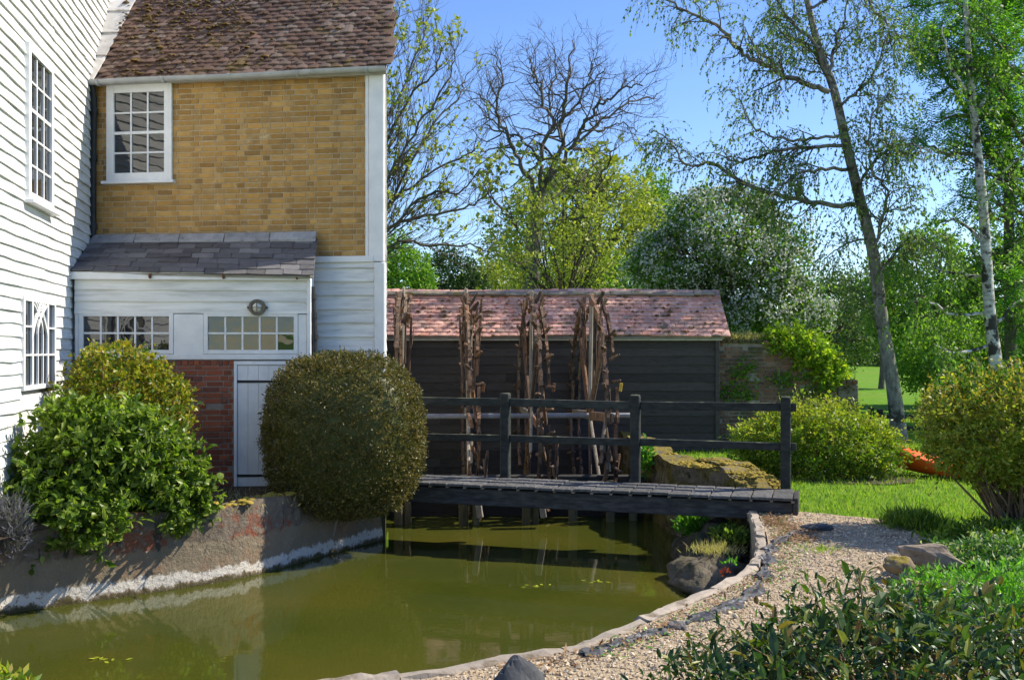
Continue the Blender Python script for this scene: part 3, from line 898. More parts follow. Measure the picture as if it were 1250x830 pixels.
def window(thingo, fr, u0, u1, w0, w1, cols, rows, mat, fw=.08, bar=.022, depth=.06, sill=True, frame_y=-.03, name='window', sash=None, pane_y=None):
    """window part > frame, glazing_bar, pane, sill"""
    uc, wc = (u0+u1)/2, w0
    mb = MB()
    for (a, b_, c_, d_) in ((u0, u0+fw, w0, w1), (u1-fw, u1, w0, w1), (u0+fw, u1-fw, w0, w0+fw), (u0+fw, u1-fw, w1-fw, w1)):
        V, Fs = cbox(a, b_, frame_y, depth, c_, d_, .004); mb.add(fr.w(V), Fs)
    wobj = mb.build(name, mat, thingo)
    iu0, iu1, iw0, iw1 = u0+fw, u1-fw, w0+fw, w1-fw
    py_ = frame_y + .035 if pane_y is None else pane_y
    for i in range(1, cols):
        u = iu0 + (iu1-iu0)*i/cols
        V, Fs = cbox(u-bar/2, u+bar/2, py_-.018, py_+.014, iw0, iw1, .003); obj('glazing_bar', fr.w(V), Fs, mat, wobj)
    for j in range(1, rows):
        w = iw0 + (iw1-iw0)*j/rows; bb = bar*(1.6 if sash == j else 1)
        V, Fs = cbox(iu0, iu1, py_-.016, py_+.012, w-bb/2, w+bb/2, .003); obj('glazing_bar', fr.w(V), Fs, mat, wobj)
    for i in range(cols):
        for j in range(rows):
            a, b_ = iu0 + (iu1-iu0)*i/cols, iu0 + (iu1-iu0)*(i+1)/cols
            c_, d_ = iw0 + (iw1-iw0)*j/rows, iw0 + (iw1-iw0)*(j+1)/rows
            f2 = Frame(fr.w(np.array([(a+b_)/2, py_, (c_+d_)/2])), fr.R[0] + fr.R[1]*random.gauss(0, .006), fr.R[2] + fr.R[1]*random.gauss(0, .006))
            V = box(a-(a+b_)/2+.002, b_-(a+b_)/2-.002, -.002, .003, c_-(c_+d_)/2+.002, d_-(c_+d_)/2-.002)
            obj('pane', f2.w(V), BOXF, pane_mat, wobj)
    if sill:
        V, Fs = cbox(u0-.05, u1+.05, frame_y-.06, depth*.5, w0-.045, w0-.002, .006); obj('sill', fr.w(V), Fs, mat, wobj)
    return wobj

def slab(fr, x0, x1, y0, y1, z0, z1, name, mat, parent, c=.006):
    V, Fs = cbox(x0, x1, y0, y1, z0, z1, c)
    return obj(name, fr.w(V), Fs, mat, parent)

# ------------------------------------------------------------------ white weatherboarded mill house (left)
CORN = np.array([-6.05, 14.1]); LD = np.array([-.2025, 1.0]); LD = LD/np.linalg.norm(LD)
near_y = 8.6
Lo = np.array([-6.05 + .2025*(14.1-near_y), near_y, 0.0])
lf = Frame(Lo, (LD[0], LD[1], 0))
def lu(y): return (y - near_y)/LD[1]
mill = thing('weatherboarded_house', 'tall white weatherboarded house wall with sash and gothic windows', 'house', (Lo[0]-1.5, 11.5, .0))
lend = lu(18.5)
up_w = (lu(10.8), lu(11.84), 1.67+CZ, 3.40+CZ)
lo_w = (lu(10.66), lu(11.99), -.44+CZ, .60+CZ)
obj('wall', lf.w(box(0, lend, .006, .3, -.1, 7.6)), BOXF, board_back, mill)
obj('side_wall', lf.w(box(0, .2, .305, 5.0, -.1, 7.6)), BOXF, board_back, mill)
holes = [up_w, lo_w]
boards(mill, lf, 0, lend, .08, 7.6, .135, white_board, holes, split=3.0, th=.03, jit=.005)
window(mill, lf, *up_w, 3, 5, white_paint, fw=.09, depth=.02, frame_y=-.075, bar=.028, sash=3)
# gothic three-light window
u0, u1, w0, w1 = lo_w
gw = window(mill, lf, u0, u1, w0, w1, 1, 1, white_paint, fw=.055, depth=.02, frame_y=-.06, sill=False)
iu0, iu1 = u0+.055, u1-.055; iw0, iw1 = w0+.055, w1-.055; W_ = iu1-iu0
def gbar(p, q, t=.022):
    mb = MB(); a = np.array([p[0], -.045, p[1]]); b_ = np.array([q[0], -.045, q[1]])
    beam(mb, lf.w(a), lf.w(b_), t, .028, up=lf.R[1], c=.003); return mb.build('glazing_bar', white_paint, gw)
ml, mr = iu0 + W_*.24, iu0 + W_*.76
for m_ in (ml, mr): gbar((m_, iw0), (m_, iw1), .055)
for f in (.36, .7): gbar((iu0, iw0 + (iw1-iw0)*f), (ml, iw0 + (iw1-iw0)*f)); gbar((mr, iw0 + (iw1-iw0)*f), (iu1, iw0 + (iw1-iw0)*f))
gbar((ml, iw0 + (iw1-iw0)*.36), (mr, iw0 + (iw1-iw0)*.36))
for k in (1, 2): gbar((ml + (mr-ml)*k/3, iw0), (ml + (mr-ml)*k/3, iw0 + (iw1-iw0)*.62))
def arc_bar(a, b_, h0, h1):
    pts = []
    for t in np.linspace(0, 1, 6): pts.append((a + (b_-a)*(t**1.8), h0 + (h1-h0)*t))
    mb = MB()
    for p, q in zip(pts[:-1], pts[1:]):
        beam(mb, lf.w(np.array([p[0], -.046, p[1]])), lf.w(np.array([q[0], -.046, q[1]])), .02, .026, up=lf.R[1], c=.003)
    mb.build('tracery', white_paint, gw)
hsp = iw0 + (iw1-iw0)*.62
for a, b_ in ((0, 2), (1, 3), (3, 1), (2, 0), (0, 1.5), (3, 1.5), (1, 2.4), (2, .6)):
    arc_bar(ml + (mr-ml)*a/3, ml + (mr-ml)*b_/3, hsp - (.1 if a in (0, 3) else 0), iw1)
# corner board where the wings meet
slab(lf, lu(13.0), lu(13.06), -.07, -.036, .1, CZ+.95, 'corner_board', white_paint, mill)

# ------------------------------------------------------------------ brick wing
FL = np.array([-6.05, 14.1, 0.0]); FR = np.array([-1.744, 13.5, 0.0])
ff = Frame(FL, FR-FL); FW = np.linalg.norm(FR-FL)
EAVE = 3.85 + CZ
SIDE = norm(np.array([-.125, 1.0, 0]))
house = thing('brick_house', 'yellow brick house wing with mossy tiled roof and white corner post', 'house', (-3.9, 15.5, 0))
# body behind the facade
bk = 4.5
c0, c1 = ff.w(np.array([-.1, .05, 0])), ff.w(np.array([FW-.03, .05, 0]))
c2, c3 = c1 + SIDE*bk, c0 + SIDE*bk
BV = np.array([[*c0[:2], -.6], [*c1[:2], -.6], [*c2[:2], -.6], [*c3[:2], -.6], [*c0[:2], EAVE+.02], [*c1[:2], EAVE+.02], [*c2[:2], EAVE+.02], [*c3[:2], EAVE+.02]])
obj('core_wall', BV, BOXF, board_back, house)
bw = obj('brick_wall', ff.w(box(.0, 4.075, .0, .045, 1.2+CZ, EAVE)), BOXF, mortar_pale, house)
wn_ = (.27, 1.26, 2.41+CZ, 3.78+CZ)
brickwork(bw, ff, .02, 4.07, 1.3+CZ, EAVE-.02, yellow_brick, holes=[(wn_[0]+.02, wn_[1]-.02, wn_[2]+.01, EAVE)], limit=300,
          hide=lambda u, w: w < CZ+1.5 and u < 2.9)
window(house, ff, *wn_, 3, 4, white_paint, fw=.115, depth=.04, frame_y=-.045, bar=.026, sash=2)
slab(ff, wn_[0]-.06, wn_[1]+.06, -.08, -.014, wn_[3]+.004, wn_[3]+.045, 'head_board', white_paint, house)
# corner post, plinth board and lower weatherboards
slab(ff, 4.13, FW-.004, -.05, .04, 1.22+CZ, EAVE-.03, 'corner_post', white_paint, house, .012)
slab(ff, 4.078, 4.125, -.035, .04, 1.22+CZ, EAVE-.03, 'corner_bead', white_paint, house)
slab(ff, 3.3, 4.2, -.06, .045, 1.215+CZ, 1.3+CZ, 'plinth_board', white_paint, house)
slab(ff, 4.205, FW+.01, -.055, .04, .05, 1.21+CZ, 'corner_post', white_paint, house, .012)
boards(house, ff, 3.0, 4.2, .05, 1.205+CZ, .19, white_board, th=.034)
# gable boards on the side wall facing the shed
gf = Frame(c1 + np.array([.003, 0, 0]), SIDE)
boards(house, gf, .05, bk, .05, EAVE, .19, white_board)
obj('plinth', gf.w(box(-.02, bk, -.02, .1, -1.3, .045)), BOXF, old_brick, house)
# roof
pit_a = math.radians(50)
back = np.array([-ff.R[0][1], ff.R[0][0], 0])*1.0
if back[1] < 0: back = -back
upd = back*math.cos(pit_a) + np.array([0, 0, 1])*math.sin(pit_a)
eo = ff.w(np.array([-.05, -.14, EAVE - .05]))
roof_len = 4.2
shear = -.27*math.cos(pit_a)
deck_n = np.cross(ff.R[0], upd)
def rp(u, s, h=0.0): return eo + ff.R[0]*(u + shear*s) + upd*s + deck_n*h
RW = FW + .1
RV = np.array([rp(0, 0, -.06), rp(RW, 0, -.06), rp(RW, roof_len, -.06), rp(0, roof_len, -.06), rp(0, 0), rp(RW, 0), rp(RW, roof_len), rp(0, roof_len)])
roof = obj('roof', RV, BOXF, board_back, house)
# back slope
top0, top1 = rp(0, roof_len, 0), rp(RW, roof_len, 0)
dn = SIDE*roof_len*math.cos(pit_a) - np.array([0, 0, 1])*roof_len*math.sin(pit_a)
B_ = np.array([top0, top1, top1+dn, top0+dn]); B2 = B_ + np.array([0, .03, .05])
obj('back_slope', np.concatenate([B_, B2]), BOXF, roof_tile, house)
items, nrm_ = tile_roof(roof, eo, ff.R[0], upd, 41, .1, RW, .165, .26, .019, roof_tile, shear=shear, rough=1.0,
                        width_fn=lambda y: (.17 + .13*y, RW), sag=lambda u, y: -.012*math.sin(u*2.1+y*3))
mb = MB(); pts = []
for k in range(1500):
    u, s_ = random.uniform(.3, RW-.1), random.uniform(.05, 2.6)
    dens = math.exp(-((u-1.35)/.75)**2)*.9 + .12 + (.5 if s_ > 1.2 and u < 2.4 else 0)
    if random.random() < dens*.6: pts.append(rp(u, round(s_/.1)*.1 + random.gauss(.0, .02), .055))
moss_blobs(mb, pts, .02, .7); o = mb.build('moss', moss_mat, roof, smooth=True); o['kind'] = 'stuff'; o['label'] = 'brown moss tufts on the tiles'
# lead valley against the white wall
mb = MB()
for k in range(7):
    s0, s1 = k*.6, k*.6+.61
    pv = np.array([rp(-.12-.1*s0, s0, .075), rp(.2+.12*s0, s0, .06), rp(.2+.12*s1, s1, .035), rp(-.12-.1*s1, s1, .05)])
    pv2 = pv + deck_n*-.02
    mb.add(np.concatenate([pv2, pv]), BOXF)
o = mb.build('valley_flashing', pale_lead, roof); o['label'] = 'pale patched flashing against the white wall'
# gutter and pipe
def half_gutter(name, a, b_, r, mat, parent=None, label=None, cat=None, group=None):
    a, b_ = np.array(a, float), np.array(b_, float); d = norm(b_-a); out = norm(np.cross(d, np.array([0, 0, 1.0])))
    n = 24; ts = np.linspace(0, 1, n); V = []
    angs = np.concatenate([np.linspace(PI, 2*PI, 8)]); 
    for rr in (r, r*.86):
        for t in ts:
            c_ = a + (b_-a)*t + np.array([0, 0, .006*math.sin(t*9)])
            for g_ in angs: V.append(c_ + out*math.cos(g_)*rr + np.array([0, 0, math.sin(g_)*rr]))
    V = np.array(V); m = len(angs); idx = np.arange(2*n*m).reshape(2, n, m); Q = []
    for l in (0, 1):
        q = np.stack([idx[l, :-1, :-1], idx[l, 1:, :-1], idx[l, 1:, 1:], idx[l, :-1, 1:]], -1).reshape(-1, 4)
        Q.append(q if l == 0 else q[:, ::-1])
    for e in (0, m-1): Q.append(np.stack([idx[0, :-1, e], idx[0, 1:, e], idx[1, 1:, e], idx[1, :-1, e]], -1))
    return obj(name, V, np.concatenate(Q), mat, parent)
gut = thing('gutter', 'grey half-round gutter under the mossy tiled eaves', 'gutter', ff.w(np.array([FW/2, -.2, EAVE-.14])))
ga, gb = ff.w(np.array([-.02, -.2, EAVE-.045])), ff.w(np.array([FW+.07, -.2, EAVE-.02]))
half_gutter('trough', ga, gb, .06, gutter_metal, gut)
for k in range(5):
    p = ga + (gb-ga)*(k*.22+.06); mb = MB()
    for j in range(8):
        g0, g1 = PI + j*PI/8, PI + (j+1)*PI/8
        outv = np.array([-ff.R[1][0], -ff.R[1][1], 0])
        beam(mb, p + outv*math.cos(g0)*.066 + np.array([0, 0, math.sin(g0)*.066]), p + outv*math.cos(g1)*.066 + np.array([0, 0, math.sin(g1)*.066]), .035, .01, up=(0, 1, 0), c=.002)
    mb.build('bracket', gutter_metal, gut)

def pipe(name, pts, r, mat, label, cat, collars=(), sides=10):
    pts = np.array(pts, float)
    o = thing(name, label, cat, pts[-1])
    V, Q, R = tubes([(pts, np.full(len(pts), r))], sides); obj('pipe', V, Q, mat, o, smooth=True)
    for t in collars:
        i = int(t*(len(pts)-1)); f = t*(len(pts)-1)-i; i2 = min(i+1, len(pts)-1)
        p = pts[i]*(1-f) + pts[i2]*f
        V, Q, R = tubes([(np.array([p + [0, 0, .04], p - [0, 0, .04]]), np.full(2, r*1.35))], sides); obj('collar', V, Q, mat, o, smooth=True)
    return o
zz0, zz1 = 1.62+CZ, EAVE-.1
pipe('drainpipe', [ff.w(np.array([.12, -.16, EAVE-.09])), ff.w(np.array([.12, -.1, EAVE-.25])), ff.w(np.array([.1, -.09, 2.6+CZ])), ff.w(np.array([.1, -.09, zz0]))],
     .042, black_iron, 'black iron drainpipe in the corner beside the yellow brick wall', 'pipe', (.4, .62, .95))

# ------------------------------------------------------------------ lean-to
LL = np.array([-5.73, 12.9, 0.0]); LR = np.array([-2.707, 13.15, 0.0])
nf = Frame(LL, LR-LL); NW = np.linalg.norm(LR-LL)
lean = thing('lean_to', 'white boarded lean-to with slate roof, plank door and small-paned windows', 'lean-to', nf.w(np.array([NW/2, .3, .1])))
def lun(px):  # pixel column on the lean-to front -> u
    a = (px-CX)/F; return (a*LL[1]-LL[0])/(nf.R[0][0]-a*nf.R[0][1])
FZ0, FZ1 = .93+CZ, 1.03+CZ
obj('wall_core', nf.w(box(.0, NW, .05, .12, -.1, FZ1-.02)), BOXF, board_back, lean)
boards(lean, nf, .0, NW-.03, .49+CZ, FZ0+.02, .155, white_board, th=.024)
slab(nf, -.08, NW+.02, -.09, -.055, FZ0, FZ1, 'fascia', white_paint, lean)
for px in (186, 275, 364):
    mb = MB(); u = lun(px); beam(mb, nf.w(np.array([u, -.13, FZ0+.06])), nf.w(np.array([u, -.092, FZ0+.03])), .03, .05, c=.004); mb.build('gutter_bracket', rust, lean)
wz0, wz1 = -.045+CZ, .505+CZ
window(lean, nf, lun(97), lun(212), wz0, wz1, 5, 2, white_paint, fw=.055, bar=.024, depth=.04, frame_y=-.03, sill=False)
window(lean, nf, lun(249), lun(364), wz0, wz1, 5, 2, white_paint, fw=.055, bar=.024, depth=.04, frame_y=-.03, sill=False)
slab(nf, 0, lun(97)-.003, -.024, .045, -.12+CZ, .485+CZ, 'panel', white_paint, lean)
slab(nf, lun(212)+.003, lun(249)-.003, -.024, .045, -.12+CZ, .485+CZ, 'panel', white_paint, lean)
slab(nf, lun(364)+.003, NW-.035, -.024, .045, -.12+CZ, .485+CZ, 'panel', white_paint, lean)
slab(nf, lun(97), lun(364), -.028, .045, -.12+CZ, wz0-.003, 'sill_board', white_paint, lean)
slab(nf, NW-.03, NW+.02, -.045, .3, .0, FZ1-.02, 'corner_board', white_paint, lean)
# brick panel left of the door, and a hidden return right of it
du0, du1 = lun(286), lun(371)
dado = obj('brick_panel', nf.w(box(0, du0-.002, .0, .045, -.1, -.125+CZ)), BOXF, mortar_grey, lean)
brickwork(dado, nf, .0, du0-.004, -.03, -.2+CZ, red_brick, limit=300, jitter=.004)
mb = MB()
u = 0.005
while u < du0-.06:                             # header course on edge along the top
    me = brick_mesh(.066, .062, .05, red_brick)
    inst('brick', me, nf.mat((u+.035, -.013 + random.gauss(0, .003), -.163+CZ)), dado); u += .076
# door
dz0, dz1 = .03, -.19+CZ
mb = MB()
for (a, b_, c_, d_) in ((du0, du0+.04, dz0, dz1+.05), (du1-.04, du1, dz0, dz1+.05), (du0+.04, du1-.04, dz1, dz1+.05)):
    V, Fs = cbox(a, b_, -.03, .045, c_, d_, .004); mb.add(nf.w(V), Fs)
mb.build('door_frame', white_paint, lean)
door = obj('door', nf.w(box(du0+.042, du1-.042, .012, .04, dz0, dz1-.004)), BOXF, white_paint, lean)
nb = 6
for k in range(nb):
    a = du0+.044 + (du1-du0-.088)*k/nb; b_ = du0+.044 + (du1-du0-.088)*(k+1)/nb
    V, Fs = cbox(a+.0012, b_-.0012, -.012, .011, dz0+.004, dz1-.006, .0025); obj('plank', nf.w(V), Fs, white_paint, door)
for z in (dz1-.22, dz0+.26):
    mb = MB(); beam(mb, nf.w(np.array([du0+.03, -.017, z])), nf.w(np.array([du0+.62, -.017, z])), .008, .038, c=.002, taper=.7); mb.build('strap_hinge', black_iron, door)
mb = MB(); beam(mb, nf.w(np.array([0.02, 0, 0])), nf.w(np.array([.04, 0, 0])), .02, .02)
# slate roof: a slightly twisted surface
c00, c10 = np.array(P(86, 332, 12.82)), np.array(P(382, 338, 13.0))
c11, c01 = np.array(P(387, 292, 13.53)), np.array(P(112, 296, 13.98))
def sp_(a, t, h=0.0):
    p = (c00*(1-a)+c10*a)*(1-t) + (c01*(1-a)+c11*a)*t
    du = (c10-c00)*(1-t)+(c11-c01)*t; dt = (c01-c00)*(1-a)+(c11-c10)*a
    n = np.cross(du, dt); n /= np.linalg.norm(n); return p + n*h
sub = []
for a in (0, .33, .66, 1):
    sub += [sp_(a, 0, -.03), sp_(a, 1, -.03), sp_(a, 1, 0), sp_(a, 0, 0)]
sub = np.array(sub); Q = []
for k in range(3):
    for j in range(4): Q.append([k*4+j, k*4+(j+1) % 4, (k+1)*4+(j+1) % 4, (k+1)*4+j])
sroof = obj('roof', sub, [np.array(Q), np.array([[0, 3, 2, 1], [12, 13, 14, 15]])], board_back, lean)
rows = 7; edges = [-.02]
for r in range(rows):
    t0, t1 = r/rows - .01, min((r+2.1)/rows, 1.0)
    a = 0.0 if r % 2 == 0 else -random.uniform(.03, .05)
    while a < 1.0:
        wdt = random.uniform(.072, .098); a0, a1 = max(a, 0)+.0012, min(a+wdt, 1.004)-.0012; a += wdt
        if a1-a0 < .015: continue
        j0 = random.gauss(0, .006); sk = random.gauss(0, .006)
        hl, hh = .024 + random.gauss(0, .005), .006
        V = []
        for hh_ in (0, .013):
            V += [sp_(a0, t0+j0+sk, hl+hh_), sp_(a1, t0+j0-sk, hl+hh_), sp_(a1, t1, hh+hh_-.004), sp_(a0, t1, hh+hh_-.004)]
        obj('slate', np.array(V), BOXF, slate, sroof)
# mortar and lead flashing along the top
for k in range(5):
    a0, a1 = k/5+.002, (k+1)/5-.002
    V = np.array([sp_(a0, .9, .03), sp_(a1, .9, .03), sp_(a1, 1.0, .02), sp_(a0, 1.0, .02), sp_(a0, .92, .05), sp_(a1, .92, .05), sp_(a1, 1.0, .02)+[0, .02, .09], sp_(a0, 1.0, .02)+[0, .02, .09]])
    V += rng.normal(0, .004, V.shape)
    obj('flashing', V, BOXF, lead, sroof)
# side cheek on the right
ck = np.array([nf.w(np.array([NW, .0, 0])), nf.w(np.array([NW, .26, 0]))])
# bulkhead lamp
lp = thing('wall_lamp', 'round caged bulkhead lamp above the right lean-to window', 'lamp', nf.w(np.array([lun(315), -.05, .57+CZ-.1])))
lf_c = nf.w(np.array([lun(315), -.05, .572+CZ]))
def disc_ring(fr, c, r0, r1, y0, y1, name, mat, parent, n=28):
    a = np.arange(n)*2*PI/n; V = []
    for (r, y) in ((r0, y0), (r1, y0), (r1, y1), (r0, y1)): V.append(np.stack([np.cos(a)*r, np.full(n, y), np.sin(a)*r], 1))
    V = np.concatenate(V); idx = np.arange(4*n).reshape(4, n); nx_ = np.roll(idx, -1, 1)
    Q = np.concatenate([np.stack([idx[k], nx_[k], nx_[(k+1) % 4], idx[(k+1) % 4]], 1) for k in range(4)])
    return obj(name, (V @ fr.R) + c, Q, mat, parent, smooth=False)
disc_ring(nf, lf_c, .075, .108, -.045, .03, 'rim', lamp_rim, lp)
disc_ring(nf, lf_c, .001, .108, .03, .05, 'back_plate', lamp_rim, lp)
a = np.linspace(0, 2*PI, 24, endpoint=False); V = [[0, -.055, 0]]
for r, y in ((.03, -.052), (.055, -.04), (.074, -.015)): V += [[math.cos(t)*r, y, math.sin(t)*r] for t in a]
V = np.array(V); Q = []; T = [[0, 1+(k+1) % 24, 1+k] for k in range(24)]
for l in range(2): Q += [[1+l*24+k, 1+l*24+(k+1) % 24, 1+(l+1)*24+(k+1) % 24, 1+(l+1)*24+k] for k in range(24)]
obj('lens', (V @ nf.R) + lf_c, [np.array(Q), np.array(T)], lamp_glass, lp, smooth=True)
for ang in (0, PI/2):
    pts = np.array([[math.cos(ang)*s_*.09, -.062 + .03*(s_**2), math.sin(ang)*s_*.09] for s_ in np.linspace(-1, 1, 9)])
    V, Q, R = tubes([((pts @ nf.R) + lf_c, np.full(9, .005))], 5); obj('cage_bar', V, Q, lamp_rim, lp)
for s_ in (-1, 1):
    mb = MB(); p = np.array([s_*.118, .0, 0]) ; V, Fs = cbox(p[0]-.014, p[0]+.014, -.02, .05, -.018, .018, .004); mb.add((V @ nf.R)+lf_c, Fs); mb.build('lug', lamp_rim, lp)
# tattered pipe right of the lean-to
pipe('drainpipe', [P(381, 350, 13.22), P(382, 375, 13.22), P(383.5, 400, 13.22), P(384, 428, 13.22), P(384, 520, 13.2)], .04, black_iron,
     'black lagged drainpipe at the right end of the lean-to', 'pipe', (.12, .35, .6))

# ------------------------------------------------------------------ tarred shed
SY = 19.1
sx0, sx1 = -4.2, (877-CX)/F*SY
shed = thing('tarred_shed', 'long black boarded shed with red clay tile roof behind the wheel', 'shed', ((sx0+sx1)/2, SY+1, 0))
sf = Frame((sx0, SY, 0), (1, .0, 0))
SW = sx1-sx0
seave = (HY-413)/F*SY + CZ
obj('wall', sf.w(box(0, SW, .005, 2.2, -.9, seave)), BOXF, board_back, shed)
boards(shed, sf, 0, SW, -.8, seave-.02, .165, tar_board, th=.022, split=3.6, jit=.005)
eb = Frame((sx1+.002, SY+.01, 0), (0, 1, 0)); boards(shed, eb, 0, 2.2, -.1, seave, .165, tar_board)
slab(sf, -.1, SW+.05, -.12, -.06, seave-.045, seave+.045, 'eaves_board', cream_trim, shed)
slab(sf, SW-.07, SW+.012, -.06, -.025, -.3, seave-.05, 'corner_board', tar_board, shed)
sp_a = math.radians(43); rise = (HY-362)/F*(SY+1) + CZ - seave
sl_ = rise/math.sin(sp_a)
so = np.array([sx0-.12, SY-.16, seave+.02]); sup = np.array([0, math.cos(sp_a), math.sin(sp_a)])
SRW = SW + .2
snr = np.cross([1, 0, 0], sup)
def srp(u, s_, h=0): return so + np.array([1.0, 0, 0])*u + sup*s_ + snr*h
RV = np.array([srp(0, 0, -.05), srp(SRW, 0, -.05), srp(SRW, sl_, -.05), srp(0, sl_, -.05), srp(0, 0), srp(SRW, 0), srp(SRW, sl_), srp(0, sl_)])
sr = obj('roof', RV, BOXF, board_back, shed)
bb = np.array([srp(0, sl_), srp(SRW, sl_), srp(SRW, sl_)+[0, rise, -rise], srp(0, sl_)+[0, rise, -rise]])
obj('back_slope', np.concatenate([bb-[0, 0, .05], bb]), BOXF, red_tile, shed)
ng = int(sl_/.115)
tile_roof(sr, so, (1, 0, 0), sup, ng, .115, SRW, .165, .28, .03, red_tile, rough=.6, sag=lambda u, y: .015*math.sin(u*1.3))
u = 0.0
while u < SRW:                                  # ridge tiles
    ln = .42; e = min(u+ln-.006, SRW+.02); c_ = srp(u, sl_); hgt = .03 + random.gauss(0, .006); V = []
    for uu in (u, e):
        for g_ in np.linspace(-1.0, 1.0, 7):
            V.append(srp(uu, sl_) + np.array([0, math.sin(g_)*.17 - .01, math.cos(g_)*.13 - .085 + hgt]))
    V = np.array(V); V = np.concatenate([V, V - [0, 0, .03]])
    idx = np.arange(28).reshape(4, 7)
    Q = [np.stack([idx[0, :-1], idx[1, :-1], idx[1, 1:], idx[0, 1:]], 1), np.stack([idx[2, :-1], idx[2, 1:], idx[3, 1:], idx[3, :-1]], 1),
         np.stack([idx[0, :-1], idx[0, 1:], idx[2, 1:], idx[2, :-1]], 1), np.stack([idx[1, :-1], idx[3, :-1], idx[3, 1:], idx[1, 1:]], 1),
         np.array([[0, 14, 21, 7], [6, 13, 27, 20]])]
    obj('ridge_tile', V, np.concatenate(Q), ridge_stone, sr); u += ln
mb = MB(); pts = []
for k in range(700):
    u, s_ = random.uniform(1.2, SRW-.05), random.uniform(.02, sl_-.1)
    d_ = .25 + .6*math.exp(-((u-4.2)/1.0)**2) + .4*math.exp(-((u-6.9)/1.1)**2)
    if random.random() < d_: pts.append(srp(u, round(s_/.115)*.115, .045))
moss_blobs(mb, pts, .022, .8); o = mb.build('moss', moss_mat, sr, smooth=True); o['kind'] = 'stuff'
slab(sf, -.1, SW+.03, -.2, -.02, -1.4, -.81, 'plinth', old_brick, shed)

# ------------------------------------------------------------------ garden wall at the shed's end
GY_ = 19.4
def gwx(px): return (px-CX)/F*GY_
def gwz(py): return (HY-py)/F*GY_ + CZ
gt = np.array([(872, 416), (929, 417), (947, 421), (968, 435), (990, 452), (1010, 463), (1024, 466), (1047, 466)], float)
tx, tz = gwx(gt[:, 0]), gwz(gt[:, 1])
gwall = thing('garden_wall', 'old red brick garden wall with swept mossy top beside the shed', 'wall', (5.4, GY_, 0))
us = np.linspace(tx[0], tx[-1], 40); zs = np.interp(us, tx, tz)
V = np.concatenate([np.stack([us, np.full(40, GY_), np.full(40, -.1)], 1), np.stack([us, np.full(40, GY_), zs-.03], 1), np.stack([us, np.full(40, GY_+.33), zs-.03], 1), np.stack([us, np.full(40, GY_+.33), np.full(40, -.1)], 1)])
idx = np.arange(160).reshape(4, 40)
Q = np.concatenate([np.stack([idx[k, :-1], idx[k, 1:], idx[(k+1) % 4, 1:], idx[(k+1) % 4, :-1]], 1) for k in range(4)])
gpart = obj('masonry', V, [Q, idx[:, 0][None, ::-1], idx[:, -1][None]], mortar_grey, gwall)
gfr = Frame((0, GY_, 0), (1, 0, 0))
brickwork(gpart, gfr, tx[0], tx[-1]-.3, 0, 2.4, old_brick, top=lambda u: np.interp(u, tx, tz)-.04, limit=300, jitter=.008, proud=.014)
n = 24
for k in range(n):                              # coping bricks along the sweep
    a, b_ = k/n, (k+1)/n-.004
    ua, ub = us[0]+(us[-1]-us[0])*a, us[0]+(us[-1]-us[0])*b_
    p, q = np.array([ua, GY_+.15, np.interp(ua, us, zs)]), np.array([ub, GY_+.15, np.interp(ub, us, zs)])
    mb = MB(); beam(mb, p, q, .42, .075, c=.012); mb.build('coping_brick', old_brick, gwall)
slab(Frame((0, 0, 0), (1, 0, 0)), gwx(1022), gwx(1047), GY_-.05, GY_+.4, -.1, gwz(466)-.05, 'pier', mossy_concrete, gwall, .02)

# ------------------------------------------------------------------ footbridge
DZ = .22
bl, brr = np.array([-2.0, 13.2]), np.array([3.30, 11.55])
bd = norm(brr-bl); BL = np.linalg.norm(brr-bl)
bf = Frame((bl[0], bl[1], 0), (bd[0], bd[1], 0))
BW = .78
bridge = thing('footbridge', 'dark timber footbridge with plank deck and two-rail handrail over the pond', 'bridge', (bl[0]+2.6, bl[1]-.8, -.05))
np_ = 23; pl = BL/np_
for k in range(np_):
    a, b_ = k*pl + .006 + random.uniform(0, .006), (k+1)*pl - .006
    z = random.gauss(0, .003); V, Fs = cbox(a, b_, -.025 + random.gauss(0, .012), BW + random.gauss(0, .012), DZ-.035+z, DZ+z, .005)
    obj('deck_plank', bf.w(V), Fs, deck_wood, bridge)
for k in range(np_+1):                           # pale battens between the planks and the beam
    pass
for y0_, nm in ((.03, 'beam'), (BW-.14, 'beam')):
    V, Fs = cbox(-.1, BL-.0, y0_, y0_+.1, DZ-.275, DZ-.062, .008); obj(nm, bf.w(V), Fs, beam_wood, bridge)
for k in range(np_):
    u = (k+1)*pl
    V, Fs = cbox(u-.02, u+.018, -.004, .12, DZ-.061, DZ-.037, .003); obj('spacer', bf.w(V), Fs, grey_wood, bridge)
V, Fs = cbox(BL+.002, BL+.06, .0, BW-.1, DZ-.27, DZ-.002, .008); obj('end_board', bf.w(V), Fs, beam_wood, bridge)
RT = DZ + 1.07
def bu(px, y=BW+.03):
    a = (px-CX)/F; o_ = bf.w(np.array([0, y, 0])); return (a*o_[1]-o_[0])/(bf.R[0][0]-a*bf.R[0][1])
posts = [bu(460), bu(616), bu(775), bu(959)]
for k, u in enumerate(posts):
    zb = DZ-.3 if k == 3 else DZ-.28
    s_ = .062
    V, Fs = cbox(u-s_, u+s_, BW+.004, BW+.13, zb, RT+.06, .01)
    top = V[:, 2] > RT + .04
    V[top, 2] += np.where(np.abs(V[top, 0]-u) < s_*.9, .02, 0)
    obj('post', bf.w(V), Fs, rail_wood, bridge)
ends = [(posts[0]+.064, posts[1]-.064), (posts[1]+.064, posts[2]-.064), (posts[2]+.064, posts[3]-.064)]
